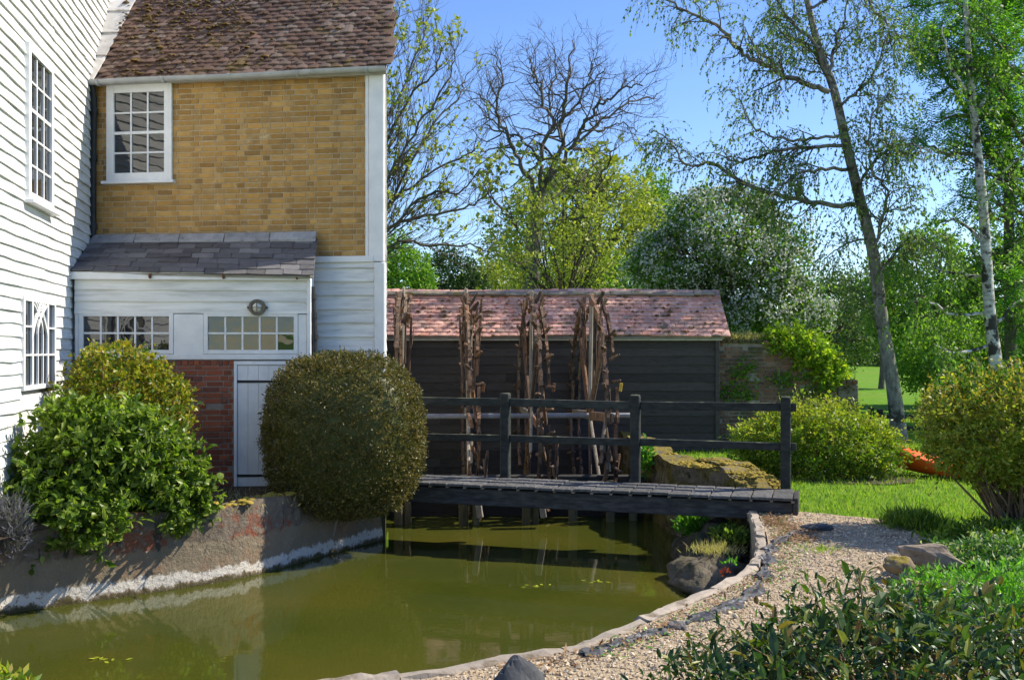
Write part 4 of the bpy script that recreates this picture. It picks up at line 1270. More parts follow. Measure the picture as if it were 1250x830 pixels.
for (a, b_) in ends:
    for zt, h in ((RT, .105), (RT-.5, .095)):
        mb = MB(); beam(mb, bf.w(np.array([a, BW+.065, zt-h/2+random.gauss(0, .006)])), bf.w(np.array([b_, BW+.065, zt-h/2+random.gauss(0, .006)])), .06, h, c=.006); mb.build('rail', rail_wood, bridge)
for zt, h in ((RT, .105), (RT-.5, .095)):
    V, Fs = cbox(posts[3]+.064, posts[3]+.13, BW+.035, BW+.095, zt-h, zt, .006); obj('rail_end', bf.w(V), Fs, rail_wood, bridge)
V, Fs = cbox(BL-.25, BL-.02, .12, .4, -.08, DZ-.276, .02); obj('bearer', bf.w(V), Fs, stone_warm, bridge)

# ------------------------------------------------------------------ rotted water wheel
yaw = math.radians(4.5)
axis = np.array([math.cos(yaw), math.sin(yaw), 0]); fwd = np.array([math.sin(yaw), -math.cos(yaw), 0])
WC = np.array([0.0, 16.9, -1.12+CZ]); WR = 2.08
wheel = thing('water_wheel', 'rotted brown timber water wheel standing in front of the black shed', 'water wheel', (0, 16.9, -.9))
ringx = [(px-CX)/F*16.9 for px in (493, 573, 649, 722)]
random.seed(21)
def wp(x, a, r, off=0.0):
    """point on a ring: a=0 top, towards the viewer positive"""
    return WC + axis*(x+off) + fwd*math.sin(a)*r + np.array([0, 0, 1.0])*math.cos(a)*r
mb_ax = MB(); beam(mb_ax, WC + axis*-2.6, WC + axis*2.2, .085, .085, c=.025); mb_ax.build('axle', lead, wheel)
def rim(x, off, n, keep, rad, depth, axial, name):
    """curved felloes, each a separate timber with worn, uneven edges"""
    for k in range(n):
        if not keep(k): continue
        a0, a1 = 2*PI*(k-.5)/n + .004, 2*PI*(k+.5)/n - .004
        m = 7; V = []
        dj = random.gauss(0, .01); sh = random.gauss(0, .01)
        for i in range(m):
            a_ = a0 + (a1-a0)*i/(m-1); w_ = axial*random.uniform(.55, 1.2)/2; ro = rad + dj + random.gauss(0, .022); ri = rad + dj - depth*random.uniform(.6, 1.15)
            for (r, o_) in ((ri, -w_), (ro, -w_), (ro, w_), (ri, w_)): V.append(wp(x, a_, r, off + sh + o_))
        V = np.array(V); Q = []
        for i in range(m-1):
            for j in range(4): Q.append([i*4+j, i*4+(j+1) % 4, (i+1)*4+(j+1) % 4, (i+1)*4+j])
        Q += [[0, 3, 2, 1], [(m-1)*4, (m-1)*4+1, (m-1)*4+2, (m-1)*4+3]]
        obj(name, V, np.array(Q), rot_wood, wheel)
for ri, x in enumerate(ringx):
    broken = ri == 0
    gone = set(random.sample(range(2, 15), 2)); gone2 = set(random.sample(range(0, 16), 4))
    if broken:
        rim(x, -.05, 16, lambda k: k in (0, 1, 2, 14, 15), WR, .13, .06, 'felloe'); rim(x, .06, 16, lambda k: k in (0, 15, 1), WR-.02, .12, .05, 'felloe')
    else:
        rim(x, -.06, 22, lambda k: k not in gone and k != 0, WR, .15, .055, 'felloe'); rim(x, .08, 22, lambda k: k not in gone2 and k not in (0, 1, 21), WR-.03, .12, .05, 'felloe')
    # arms from the hub to the rim
    for k in range(8):
        a_ = 2*PI*k/8 + random.gauss(0, .05)
        if broken and k not in (0, 7, 1): continue
        if not broken and k in (3, 5) and random.random() < .5: continue
        ext = random.uniform(.02, .16) if k == 0 else -.05
        mb = MB(); beam(mb, wp(x, a_ + .02, .1, -.02), wp(x, a_, WR + ext, -.02 + random.gauss(0, .02)), .055, .15, up=fwd if abs(math.cos(a_)) > .5 else (0, 0, 1), c=.014, taper=random.uniform(.7, .95), roll=random.gauss(0, .08))
        mb.build('arm', rot_wood if k % 3 else grey_wood, wheel)
    # upright planks left standing beside the top arm
    for k in range(4 if broken else 5):
        off = (-.16, .14, .03, -.09, .2, -.2, .09)[k] + random.gauss(0, .02); a_ = random.gauss(0, .09); r1 = WR + random.uniform(-.4, .08)
        mb = MB(); beam(mb, wp(x, a_ + random.gauss(0, .04), random.uniform(.3, .9), off*.6), wp(x, a_, r1, off), random.uniform(.035, .065), random.uniform(.08, .14), up=fwd, c=.012, taper=random.uniform(.4, .8))
        beam(mb, wp(x, a_, r1-.5, off), wp(x, a_ + .02, r1 - random.uniform(.1, .2), off + random.choice((-1, 1))*.045), .025, .06, up=fwd, c=.008, taper=.4); mb.build('plank', rot_wood, wheel)
    # pegs that carried the floats
    for k in range(60):
        a_ = 2*PI*k/60 + random.gauss(0, .012)
        if random.random() < (.4 if broken else .15): continue
        if broken and not (k < 8 or k > 52): continue
        if not broken and (round(k/60*22) % 22) in (gone | {0}): continue
        sgn = -1 if k % 2 else 1; ln = random.uniform(.06, .17)
        mb = MB(); beam(mb, wp(x, a_, WR-.13, sgn*.03), wp(x, a_ + random.gauss(0, .02), WR + ln*.55, sgn*(.1 + ln*.25)), random.uniform(.035, .06), random.uniform(.045, .08), up=axis, c=.012, taper=random.uniform(.5, .95)); mb.build('float_peg', rot_wood, wheel)
    for k in range(2):
        mb = MB(); p = wp(x, 0.0, WR-.28 - .1*k, -.07 + .12*k); beam(mb, p, p + np.array([.1, 0, .015]), .12, .09, c=.02); mb.build('iron_clip', rust, wheel)
    if broken: continue
    # broken floats low down on the near side
    for k in range(5):
        mb = MB(); a_ = random.uniform(1.3, 2.1); off = random.uniform(-.2, .22)
        p = wp(x, a_, WR-.3, off); q = wp(x, a_ + random.uniform(.18, .36), WR-.04, off + random.uniform(-.12, .12))
        beam(mb, p, q, .035, random.uniform(.09, .2), up=fwd, c=.006); mb.build('float_board', grey_wood if k < 2 else rot_wood, wheel)
    for z_ in (1.3, 1.75):                        # diagonal brace between rim and arm
        mb = MB(); beam(mb, wp(x, z_, WR-.08, -.03), wp(x, z_ + .3, WR-.75, .1), .045, .1, c=.01); mb.build('brace', rot_wood, wheel)
    mb = MB(); p = wp(x, 1.33, WR-.0, .13); beam(mb, p, p + np.array([.02, 0, .13]), .045, .045); mb.build('bracket', yellow_bracket if ri == 3 else rust, wheel)
random.seed(5)

# sluice posts at the wheel pit
for k, (px, d, w, zt) in enumerate(((488, 14.75, .13, -.2), (499, 14.8, .1, -.12), (566, 14.7, .14, .05), (583, 14.75, .1, .1), (641, 14.75, .13, .08), (654, 14.8, .1, .05), (700, 15.1, .14, .1), (745, 15.0, .13, .1), (772, 15.1, .12, .12))):
    mb = MB(); x = (px-CX)/F*d; beam(mb, (x, d, -1.4), (x + random.gauss(0, .02), d, min(zt, -.03)), w, .12, c=.015, up=(0, 1, 0)); o = mb.build('sluice_post', slime_wood)
    tag(o, 'slimy green timber post in the pit water, ' + ('nearest', 'second', 'third', 'fourth', 'fifth', 'sixth', 'seventh', 'eighth', 'ninth')[k] + ' from the clipped yew', 'post', 'posts at the wheel pit')
mb = MB(); beam(mb, (-2.0, 15.35, -.08), (2.1, 15.35, -.08), .16, .18, c=.015)
tag(mb.build('sluice_beam', beam_wood), 'dark horizontal timber beam across the wheel pit behind the posts', 'beam')
mb = MB()
V, Fs = cbox(-1.95, 2.08, 15.5, 15.56, -1.4, -.12, .01); mb.add(V, Fs)
tag(mb.build('sluice_gate', tar_board), 'black sluice boarding below the beam of the wheel pit', 'gate')
for px in (585, 662):
    mb = MB(); x = (px-CX)/F*14.5; beam(mb, (x-.06, 14.5, .02), (x+.02, 14.42, -.5), .09, .16, c=.01, up=(0, 1, 0))
    tag(mb.build('hanging_timber', grey_wood), 'pale pointed timber hanging below the deck, ' + ('the one nearer the clipped yew' if px < 600 else 'the one nearer the mossy wall'), 'timber', 'timbers hanging under the deck')
mb = MB(); beam(mb, P(398, 690, 12.55), P(414, 618, 12.75), .035, .035, c=.006)
tag(mb.build('pale_stick', grey_wood), 'pale stick leaning on the pond wall under the clipped yew', 'stick')

# ------------------------------------------------------------------ plants
def crown_points(lobes, n, shell=.35, rough=.14, freq=3.0, seed=0.0, power=2.0, zmin=None, inner=.1):
    """points in the outer shell of a union of lobes; returns positions and outward directions"""
    area = np.array([(r[0]*r[1] + r[1]*r[2] + r[0]*r[2]) for _, r in lobes]); area /= area.sum()
    k = rng.choice(len(lobes), int(n*1.5), p=area)
    C = np.array([c for c, _ in lobes], float)[k]; R = np.array([r for _, r in lobes], float)[k]
    D = rdir(len(k))
    if power != 2: D = D / (np.sum(np.abs(D)**power, 1, keepdims=True)**(1/power))
    t = 1 - shell*rng.random(len(k))**1.6
    deep = rng.random(len(k)) < inner; t[deep] = rng.random(deep.sum())**.5
    mod = 1 + rough*lump(D + C*.7, freq, seed) + rough*.5*lump(D + C, freq*2.7, seed+5)
    pos = C + D*R*(t*mod)[:, None]
    ok = np.ones(len(k), bool)
    for i, (c, r) in enumerate(lobes):
        q = (pos - np.array(c))/np.array(r)
        ok &= (np.sum(np.abs(q)**power, 1) > .55) | (k == i)
    if zmin is not None: ok &= pos[:, 2] > zmin
    pos, D = pos[ok][:n], norm((D*1.0/R)[ok][:n])
    return pos, D

def grow(pos, d, length, npts, jit=.15, trop=(0, 0, 0)):
    n = len(pos); out = [pos]; d = norm(d); L = np.broadcast_to(np.asarray(length, float), (n,))[:, None]/(npts-1)
    trop = np.asarray(trop, float)
    for i in range(npts-1):
        d = norm(d + jit*rng.normal(size=(n, 3)) + trop); out.append(out[-1] + d*L)
    return np.stack(out, 1)

def sprout(polys, per_m, length, spread=.9, jit=.15, trop=(0, 0, 0), npts=4, ratio=.5, start=.2, rmin=.004, rmax=1.0, taper=.35, bias=None):
    """children along polylines; returns a list of (pts, radii)"""
    pos, tan, rad, tt = [], [], [], []
    for p, r in polys:
        sg = np.linalg.norm(np.diff(p, axis=0), axis=1); tot = sg.sum(); cum = np.concatenate([[0], np.cumsum(sg)])
        m = rng.poisson(per_m*tot*(1-start))
        if m == 0: continue
        s = tot*(start + (1-start)*rng.random(m))
        i = np.clip(np.searchsorted(cum, s) - 1, 0, len(p)-2); f = ((s-cum[i])/(sg[i]+1e-9))[:, None]
        pos.append(p[i]*(1-f) + p[i+1]*f); tan.append(norm(p[i+1]-p[i])); rad.append(r[i]*(1-f[:, 0]) + r[i+1]*f[:, 0]); tt.append(s/tot)
    if not pos: return []
    pos, tan, rad, tt = map(np.concatenate, (pos, tan, rad, tt))
    n = len(pos)
    perp = norm(np.cross(tan, rdir(n)))
    d = norm(tan*math.cos(spread) + perp*math.sin(spread) + (0 if bias is None else np.asarray(bias)))
    L = length*rng.uniform(.55, 1.25, n)*(1.1-.5*tt)
    pts = grow(pos, d, L, npts, jit, trop)
    r0 = np.clip(rad*ratio, rmin, rmax)
    rr = r0[:, None]*np.linspace(1, taper, npts)[None]
    return [(pts[i], rr[i]) for i in range(n)]

def limb(px, d0, d1, r0, r1, per=5, wob=.0):
    n = len(px); pts = np.array([P(x, y, d0 + (d1-d0)*i/(n-1)) for i, (x, y) in enumerate(px)])
    pts = smooth_line(pts, per)
    if wob: pts[1:] += rng.normal(0, wob, pts[1:].shape)
    return pts, np.linspace(1, 0, len(pts))**.8*(r0-r1) + r1

def twig_leaves(polys, per, L, W, mat, name, parent, droop=0.0, spread=.8, fold=0.0, keep=None, tipbias=False):
    """leaves along twigs"""
    pts = np.concatenate([np.repeat(p[None], 1, 0)[0] for p, _ in polys]); 
    A, T = [], []
    for p, _ in polys:
        k = rng.poisson(per)
        if k == 0: continue
        f = rng.random(k) if not tipbias else 1-rng.random(k)**2*.6
        s = f*(len(p)-1); i = np.minimum(s.astype(int), len(p)-2); f2 = (s-i)[:, None]
        A.append(p[i]*(1-f2) + p[i+1]*f2); T.append(p[i+1]-p[i])
    A, T = np.concatenate(A), norm(np.concatenate(T))
    n = len(A)
    D = norm(T*.6 + rdir(n)*spread + np.array([0, 0, -droop])); N = norm(rdir(n) + np.array([0, 0, .6]))
    V, Fs, R = leaves(A, D, N, L*rng.lognormal(0, .3, n), W*rng.lognormal(0, .25, n), fold)
    return obj(name, V, Fs, mat, parent, rnd=R)

def wood(name, polys, mat, parent, sides=5, smooth=True):
    V, Q, R = tubes(polys, sides)
    o = obj(name, V, Q, mat, parent, rnd=R, smooth=smooth)
    if len(polys) > 1: o['kind'] = 'stuff'
    return o

def bush(name, label, base, lobes, n, L, W, mat, shell=.35, rough=.14, freq=3.0, seed=0.0, power=2.0, fold=0.0, outw=.7, up=.3, stems=0, stem_mat=None,
         stem_r=.02, zmin=None, inner=.1, cat='shrub', group=None, core=None, rnd_fn=None, flat=.0, cl=0, sl=.15, gap=None):
    o = thing(name, label, cat, base, group)
    pos, D = crown_points(lobes, n if not cl else max(4, n//cl), shell, rough, freq, seed, power, zmin, inner)
    if gap is not None:
        k_ = lump(pos, gap, seed+11) > -.42 + rng.normal(0, .12, len(pos)); pos, D = pos[k_], D[k_]
    m = len(pos)
    if cl:                                        # leaves gathered along short shoots
        sd = norm(D*outw + rdir(m)*.7 + np.array([0, 0, up])); ls = sl*rng.lognormal(0, .4, m)
        k_ = np.repeat(np.arange(m), cl); t_ = np.tile(np.linspace(0, 1, cl), m) + rng.normal(0, .05, m*cl)
        pos = pos[k_] + sd[k_]*(ls[k_]*(t_-.35))[:, None]; D = D[k_]; m = len(pos)
        d = norm(sd[k_]*.75 + rdir(m))
    else: d = norm(D*outw + rdir(m) + np.array([0, 0, up]))
    N = norm(D*.6 + rdir(m) + np.array([0, 0, flat]))
    rnd = None if rnd_fn is None else rnd_fn(pos, D)
    V, Fs, R = leaves(pos, d, N, L*rng.lognormal(0, .28, m), W*rng.lognormal(0, .22, m), fold, rnd)
    obj('foliage', V, Fs, mat, o, rnd=R)
    if core is not None:  # solid filler inside the foliage, added so light does not leak through
        c, r = lobes[0]; c = np.array(c); th, ph = np.meshgrid(np.linspace(0, 2*PI, 24, endpoint=False), np.linspace(.05, PI-.05, 14))
        dd = np.stack([np.sin(ph)*np.cos(th), np.sin(ph)*np.sin(th), np.cos(ph)], -1)
        if power != 2: dd = dd/(np.sum(np.abs(dd)**power, -1, keepdims=True)**(1/power))
        vv = c + dd*np.array(r)*core
        if zmin is not None: vv[..., 2] = np.maximum(vv[..., 2], zmin)
        idx = np.arange(24*14).reshape(14, 24); nxt = np.roll(idx, -1, 1)
        obj('filler_core', vv.reshape(-1, 3), [np.stack([idx[:-1], idx[1:], nxt[1:], nxt[:-1]], -1).reshape(-1, 4)], mat, o)
    if stems:
        polys = []
        tg = pos[rng.choice(m, stems)]; b0 = np.array(base, float)
        for t in tg:
            s0 = b0 + np.array([rng.normal(0, .1), rng.normal(0, .08), -.03]); mid = s0*.5 + t*.5 + np.array([0, 0, .08]) + rng.normal(0, .05, 3)
            pp = smooth_line(np.array([s0, mid, t]), 4); polys.append((pp, np.linspace(stem_r, stem_r*.35, len(pp))))
        wood('stems', polys, stem_mat or bush_stem, o, 5)
    return o

# left bank: dogwood, clipped gold-green bush, yew
bush('leafy_shrub', 'bright green broad-leaved shrub spilling over the pond wall', (-4.45, 10.75, .1),
     [((-4.4, 10.6, .72), (.72, .5, .55)), ((-4.85, 10.3, .45), (.34, .36, .5)), ((-3.85, 10.85, .6), (.46, .38, .44)), ((-4.2, 10.75, .98), (.5, .4, .32)),
      ((-4.8, 10.55, 1.05), (.34, .32, .34)), ((-4.45, 10.2, .25), (.45, .34, .36)), ((-3.65, 10.9, .25), (.3, .28, .3))],
     24000, .075, .045, L_dog, cl=13, sl=.2, gap=5.0, shell=.6, rough=.3, freq=4.6, fold=.15, outw=.5, up=.25, stems=60, stem_r=.014, inner=.25, flat=.5)
bush('clipped_shrub', 'dense golden green clipped shrub behind the broad-leaved one, under the lean-to window', (-4.75, 11.9, .1),
     [((-4.78, 11.85, 1.42), (.62, .5, .6)), ((-4.32, 11.95, 1.2), (.42, .42, .58))], 21000, .048, .028, L_gold, cl=9, sl=.1, gap=6.0, shell=.45, rough=.16, freq=4, seed=2, stems=14, stem_r=.018, inner=.2,
     rnd_fn=lambda p, d: np.clip(rng.normal(.45, .2, len(p)), 0, .99))
bush('yew_topiary', 'large clipped yew dome overhanging the pond wall', (-2.3, 13.05, .1),
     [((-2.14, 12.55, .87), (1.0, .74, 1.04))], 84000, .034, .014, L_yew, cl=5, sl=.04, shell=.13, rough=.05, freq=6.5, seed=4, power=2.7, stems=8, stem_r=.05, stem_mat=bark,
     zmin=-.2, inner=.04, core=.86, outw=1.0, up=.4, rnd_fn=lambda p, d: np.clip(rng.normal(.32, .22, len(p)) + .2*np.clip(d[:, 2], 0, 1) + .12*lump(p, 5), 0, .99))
bush('lavender', 'grey lavender clump at the foot of the white wall', (-4.98, 9.82, .15), [((-4.9, 9.65, .2), (.16, .16, .3))], 1500, .08, .012, L_grey, up=1.2, shell=.7, rough=.2, inner=.3)
bush('bank_shrub', 'small leafy sprig at the near pond edge', (-2.85, 5.3, 0), [((-2.85, 5.42, .03), (.24, .22, .14))], 900, .05, .022, L_priv, shell=.6, inner=.3, stems=12, stem_r=.006)

# right bank
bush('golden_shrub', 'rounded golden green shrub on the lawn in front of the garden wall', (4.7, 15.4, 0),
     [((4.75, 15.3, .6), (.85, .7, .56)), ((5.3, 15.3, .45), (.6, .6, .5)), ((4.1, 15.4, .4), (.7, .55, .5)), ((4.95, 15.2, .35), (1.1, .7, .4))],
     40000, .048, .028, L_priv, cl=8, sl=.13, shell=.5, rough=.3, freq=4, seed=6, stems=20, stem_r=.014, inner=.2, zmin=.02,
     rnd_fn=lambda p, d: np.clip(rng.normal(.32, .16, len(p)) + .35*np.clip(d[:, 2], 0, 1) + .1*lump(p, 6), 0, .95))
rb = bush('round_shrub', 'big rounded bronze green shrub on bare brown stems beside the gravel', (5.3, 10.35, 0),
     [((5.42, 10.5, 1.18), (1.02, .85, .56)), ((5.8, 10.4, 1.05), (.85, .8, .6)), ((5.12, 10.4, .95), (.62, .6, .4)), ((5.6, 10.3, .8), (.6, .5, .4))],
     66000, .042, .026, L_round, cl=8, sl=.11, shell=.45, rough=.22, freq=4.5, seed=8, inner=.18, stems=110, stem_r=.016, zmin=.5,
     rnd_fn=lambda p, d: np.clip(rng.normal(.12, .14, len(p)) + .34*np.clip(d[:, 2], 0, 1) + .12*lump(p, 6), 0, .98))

# foreground evergreen with big glossy leaves: the largest leaves are single objects
fg = thing('evergreen_shrub', 'glossy dark green evergreen shrub with large leaves in the foreground', 'shrub', (2.1, 4.85, 0))
fl = [((2.05, 5.0, .1), (1.0, .75, .66)), ((1.45, 5.0, .0), (.8, .65, .5)), ((2.9, 4.9, .0), (.9, .7, .5)), ((1.9, 4.5, .1), (1.1, .6, .6))]
pos, D = crown_points(fl, 25000, .45, .22, 5.0, 3.0, zmin=.0, inner=.35)
m = len(pos)
up_ = np.array([0, 0, 1.0])
d_ = norm(D*.5 + rdir(m)*.9 + up_*.15); N_ = norm(D*.5 + up_*.9 + rdir(m)*.5)
LL_, WW_ = .06*rng.lognormal(0, .32, m), .024*rng.lognormal(0, .18, m)
# whorls: leaves gathered at shoot tips
rn_ = rng.random(m)
sc = np.array([visible_score(p) for p in pos]) * LL_ * (pos[:, 2] + .5)
order = np.argsort(-sc)
lvars = []
for k in range(4):
    V, Fs, R = leaves(np.zeros((1, 3)), np.array([[1.0, 0, 0]]), np.array([[0, 0, 1.0]]), .1, .03 + .006*k, .12 + .05*k)
    lvars.append(np_mesh('leaf', V, Fs, L_glossy))
for j, i in enumerate(order[:300]):
    x = d_[i]; y = norm(np.cross(N_[i], x)); z = np.cross(x, y); s_ = LL_[i]/.1
    mw = Matrix(((*(x*1), 0), (*(y*1), 0), (*(z*1), 0), (0, 0, 0, 1))).transposed(); mw = mw @ Matrix.Scale(s_, 4); mw.translation = Vector(pos[i])
    inst('leaf', lvars[j % 4], mw, fg)
rest = order[300:]
V, Fs, R = leaves(pos[rest], d_[rest], N_[rest], LL_[rest], WW_[rest], .16, rn_[rest])
o = obj('foliage', V, Fs, L_glossy, fg, rnd=R); o['kind'] = 'stuff'
polys = []
for i in rng.choice(m, 260):
    s0 = np.array([2.1 + (pos[i, 0]-2.1)*.5, 4.9 + (pos[i, 1]-4.9)*.5, 0.0]); pp = smooth_line(np.array([s0, s0*.45 + pos[i]*.55 + rng.normal(0, .04, 3), pos[i] + D[i]*.04]), 3)
    polys.append((pp, np.linspace(.008, .003, len(pp))))
wood('stems', polys, bush_stem, fg, 4)

# herbs beside the slab
def herb(name, label, c, r, n, L, W, mat, up=.8, cat='plant', fold=0.0, seed=0, stems=0, group=None, rnd_fn=None, lobes=None):
    return bush(name, label, (c[0], c[1], 0), lobes or [(c, r)], n, L, W, mat, shell=.8, rough=.25, freq=4, seed=seed, up=up, fold=fold, inner=.4, zmin=.005 if c[2] > -.1 else None, cat=cat,
                stems=stems, stem_r=.005, stem_mat=L_fern, group=group, rnd_fn=rnd_fn)
herb('grass_tussock', 'dark green strappy grass tussock at the gravel corner', (4.4, 10.75, .04), (.36, .3, .1), 1800, .12, .012, L_dog, up=1.2, seed=1)
herb('ground_plant', 'deep green leafy ground plants under the round shrub', (5.0, 9.6, .06), (.85, .55, .2), 7000, .07, .028, L_dog, up=.4, fold=.15, seed=2)
herb('flowering_plant', 'pale cream flowered nettle-like plants beside the stone slab', (4.6, 8.75, .05), (.85, .5, .24), 7000, .05, .026, L_mix, up=.3, fold=.15, seed=3,
     rnd_fn=lambda p, d: np.clip(rng.random(len(p))*.8 + .2*(d[:, 2] > .45), 0, .99))
herb('ferny_plant', 'bright green feathery plants between the slab and the evergreen shrub', (3.55, 6.9, .08), (.85, .7, .34), 15000, .05, .014, L_fern, up=.3, seed=4, stems=30,
     lobes=[((3.5, 6.9, .08), (.7, .6, .36)), ((3.1, 7.25, .05), (.3, .3, .26)), ((4.2, 7.3, .05), (.6, .6, .32))])
herb('bank_weed', 'small bright green weed beside the curved coping', (2.0, 8.95, -.02), (.09, .09, .05), 70, .06, .025, L_fern, fold=.15, seed=5)
herb('bank_plant', 'trailing green weeds on the earth bank below the footbridge end', (2.6, 11.75, -.25), (.22, .35, .1), 900, .06, .03, L_dog, fold=.15, seed=8)
herb('bank_plant', 'ferny weeds under the footbridge beside the mossy wall', (2.35, 12.6, -.3), (.25, .4, .1), 900, .07, .03, L_fern, fold=.15, seed=9)
herb('red_weed', 'tiny red-leaved seedling on the pond coping', (1.83, 8.5, .02), (.05, .04, .04), 14, .035, .018, L_red, fold=.15, seed=6)
herb('pit_weed', 'leafy weed growing at the corner of the mossy pit wall', (2.02, 15.0, .3), (.12, .1, .3), 320, .07, .05, L_fern, fold=.1, seed=7)
def tuft(name, label, c, n, h, mat, r=.1, cat='grass'):
    Pt = np.array(c) + np.concatenate([rng.normal(0, r, (n, 2)), np.zeros((n, 1))], 1)
    V, Fs, R = leaves(Pt, rdir(n)*.7 + np.array([0, 0, .9]), rdir(n), h*rng.lognormal(0, .3, n), .009); 
    return tag(obj(name, V, Fs, mat, rnd=R), label, cat, kind='stuff')
tuft('grass_tuft', 'pale grass tuft growing on top of the boulder', (2.28, 11.1, -.32), 420, .09, L_straw, .14)
tuft('grass_tuft', 'green grass tuft in the middle of the gravel path', (3.0, 9.55, .01), 160, .05, grass_leaf, .1)
tuft('grass_tuft', 'grass and weeds along the door step on the pond wall', (-3.5, 11.95, .12), 700, .07, L_straw, .35)

# pond weed
for k, (px, py, s_) in enumerate(((135, 804, .07), (655, 716, .09), (728, 710, .05))):
    d = F*(CZ-WATER)/(py-HY); c_ = P(px, py, d); n_ = 7
    Pt = c_ + np.concatenate([rng.normal(0, s_, (n_, 2))*[1, .7], np.full((n_, 1), .004) + rng.random((n_, 1))*.004], 1)
    V, Fs, R = leaves(Pt, rdir(n_)*[1, 1, 0.02], np.tile([0, 0, 1.0], (n_, 1)), .07, .03)
    tag(obj('pond_weed', V, Fs, L_lily, rnd=R), 'yellow green weed floating on the pond ' + ('near the left wall' if px < 300 else 'off the curved coping'), 'pond weed', 'floating pond weed', 'stuff')

# climber on the garden wall and moss on its top
bush('wall_climber', 'yellow green climber heaped over the swept top of the garden wall', (5.75, 19.5, 1.2),
     [((gwx(968), 19.55, gwz(420)), (.42, .35, .32)), ((gwx(990), 19.5, gwz(435)), (.45, .35, .36)), ((gwx(1012), 19.45, gwz(455)), (.34, .3, .28)), ((gwx(950), 19.5, gwz(420)), (.3, .3, .16))],
     9000, .075, .05, L_climb, cl=8, sl=.16, rough=.25, seed=3, inner=.2, cat='climber')
bush('wall_climber', 'sparse leafy sprays creeping across the brick face of the garden wall', (4.7, 19.35, .9),
     [((gwx(908), 19.34, gwz(455)), (.3, .05, .22)), ((gwx(960), 19.34, gwz(462)), (.5, .05, .14)), ((gwx(900), 19.34, gwz(480)), (.4, .04, .25)), ((gwx(1000), 19.33, gwz(478)), (.4, .05, .15))],
     700, .08, .055, L_green, rough=.4, seed=5, inner=.6, cat='climber')
bush('wall_top_plant', 'dry mossy growth along the level top of the garden wall', (4.5, 19.55, 2.1),
     [((gwx(905), 19.55, gwz(414)), (.55, .2, .1))], 2600, .06, .014, L_straw, rough=.3, inner=.4, up=1.0, cat='plant')

# stones, slab, liner
rock('stone_slab', 'leaning weathered stone slab at the gravel edge', 'stone', tuple(P(1134, 680, 8.5)), (.28, .16, .12), stone_warm, 12, .12, -.45, cut=8)
rock('edging_stone', 'small mossy yellow stone beside the leaning slab', 'stone', tuple(P(1098, 690, 8.3)), (.12, .1, .07), stone_moss, 14, .25)
rock('edging_stone', 'flat dark stone lying on the gravel by the footbridge', 'stone', tuple(P(999, 644, 10.6)), (.16, .1, .045), stone_dark, 15, .25)
rock('wedge_stone', 'dark wedge-shaped stone poking up at the pond edge', 'stone', (.02, 5.65, .02), (.17, .15, .2), stone_dark, 31, .08, .5, cut=7)
rock('wedge_stone', 'smaller blunt dark stone next to the wedge-shaped one', 'stone', (-.42, 5.55, .0), (.12, .12, .1), stone_dark, 33, .08, .2, cut=7)
ln = np.array([P(1008, 642, 10.9)[:2], P(968, 655, 10.3)[:2], P(940, 672, 9.6)[:2], P(935, 695, 8.8)[:2], P(922, 722, 7.9)[:2], P(872, 748, 7.25)[:2], P(825, 765, 6.87)[:2], P(778, 780, 6.6)[:2], P(712, 801, 6.22)[:2]])
ll = smooth_line(ln, 14); tl_ = np.gradient(ll, axis=0); tl_ /= np.linalg.norm(tl_, axis=1, keepdims=True); nl = np.stack([tl_[:, 1], -tl_[:, 0]], 1)
w_ = .05 + .04*np.sin(np.arange(len(ll))*.7) + rng.normal(0, .02, len(ll)); w_ = np.clip(w_, .004, .09)
rowsV = []
for f, zo in ((-1, .004), (-.4, .03), (.2, .012), (.6, .035), (1, .006)):
    zz_ = .018 + zo*.6 + np.abs(rng.normal(0, .006, len(ll))); rowsV.append(np.concatenate([ll + nl*(w_*f)[:, None] + rng.normal(0, .008, ll.shape), zz_[:, None]], 1))
A = np.array(rowsV); A = np.concatenate([A, A[::-1] - np.array([0, 0, .008])]); k_ = len(ll); idx = np.arange(10*k_).reshape(10, k_)
Q = np.concatenate([np.stack([idx[j, :-1], idx[j, 1:], idx[(j+1) % 10, 1:], idx[(j+1) % 10, :-1]], 1) for j in range(10)])
tag(obj('plastic_liner', A.reshape(-1, 3), [Q[:, ::-1]], plastic), 'crumpled black plastic liner edge exposed along the gravel', 'liner')
def litter(name, label, pts, n, spread, mat, size):
    base_ = np.array(pts)[rng.integers(0, len(pts), n)] + rng.normal(0, spread, (n, 2))
    base_ = base_[sdist(base_[:, 0], base_[:, 1], pond) > .12]; n = len(base_)
    Pt = np.concatenate([base_, np.full((n, 1), .026) + rng.random((n, 1))*.012], 1)
    V, Fs, R = leaves(Pt, rdir(n)*[1, 1, .25], rdir(n)*.4 + np.array([0, 0, 1.0]), size*rng.lognormal(0, .4, n), size*.5)
    tag(obj(name, V, Fs, mat, rnd=R), label, 'leaf litter', kind='stuff')
L_dead = LM('leaf_dead', [(.16, .08, .035), (.26, .13, .05), (.3, .19, .09), (.1, .06, .035)], .15, .8)
litter('leaf_litter', 'rusty brown needles drifted at the end of the footbridge', [(3.0, 11.3), (2.98, 10.9), (3.05, 10.5), (2.95, 10.1)], 1500, .12, L_dead, .035)
litter('leaf_litter', 'dead brown leaves scattered along the pond coping', rc[30:] + rn[30:]*.22, 900, .1, L_dead, .04)
litter('leaf_litter', 'few dry leaves strewn over the gravel', np.array([(2.9, 9.2), (3.2, 8.2), (2.6, 8.0), (2.2, 7.2), (3.4, 10.2), (1.5, 6.6)]), 350, .45, L_dead, .035)
litter('path_weeds', 'tiny green weeds sprouting between gravel and coping', rc[40:] + rn[40:]*.28, 420, .09, L_fern, .035)
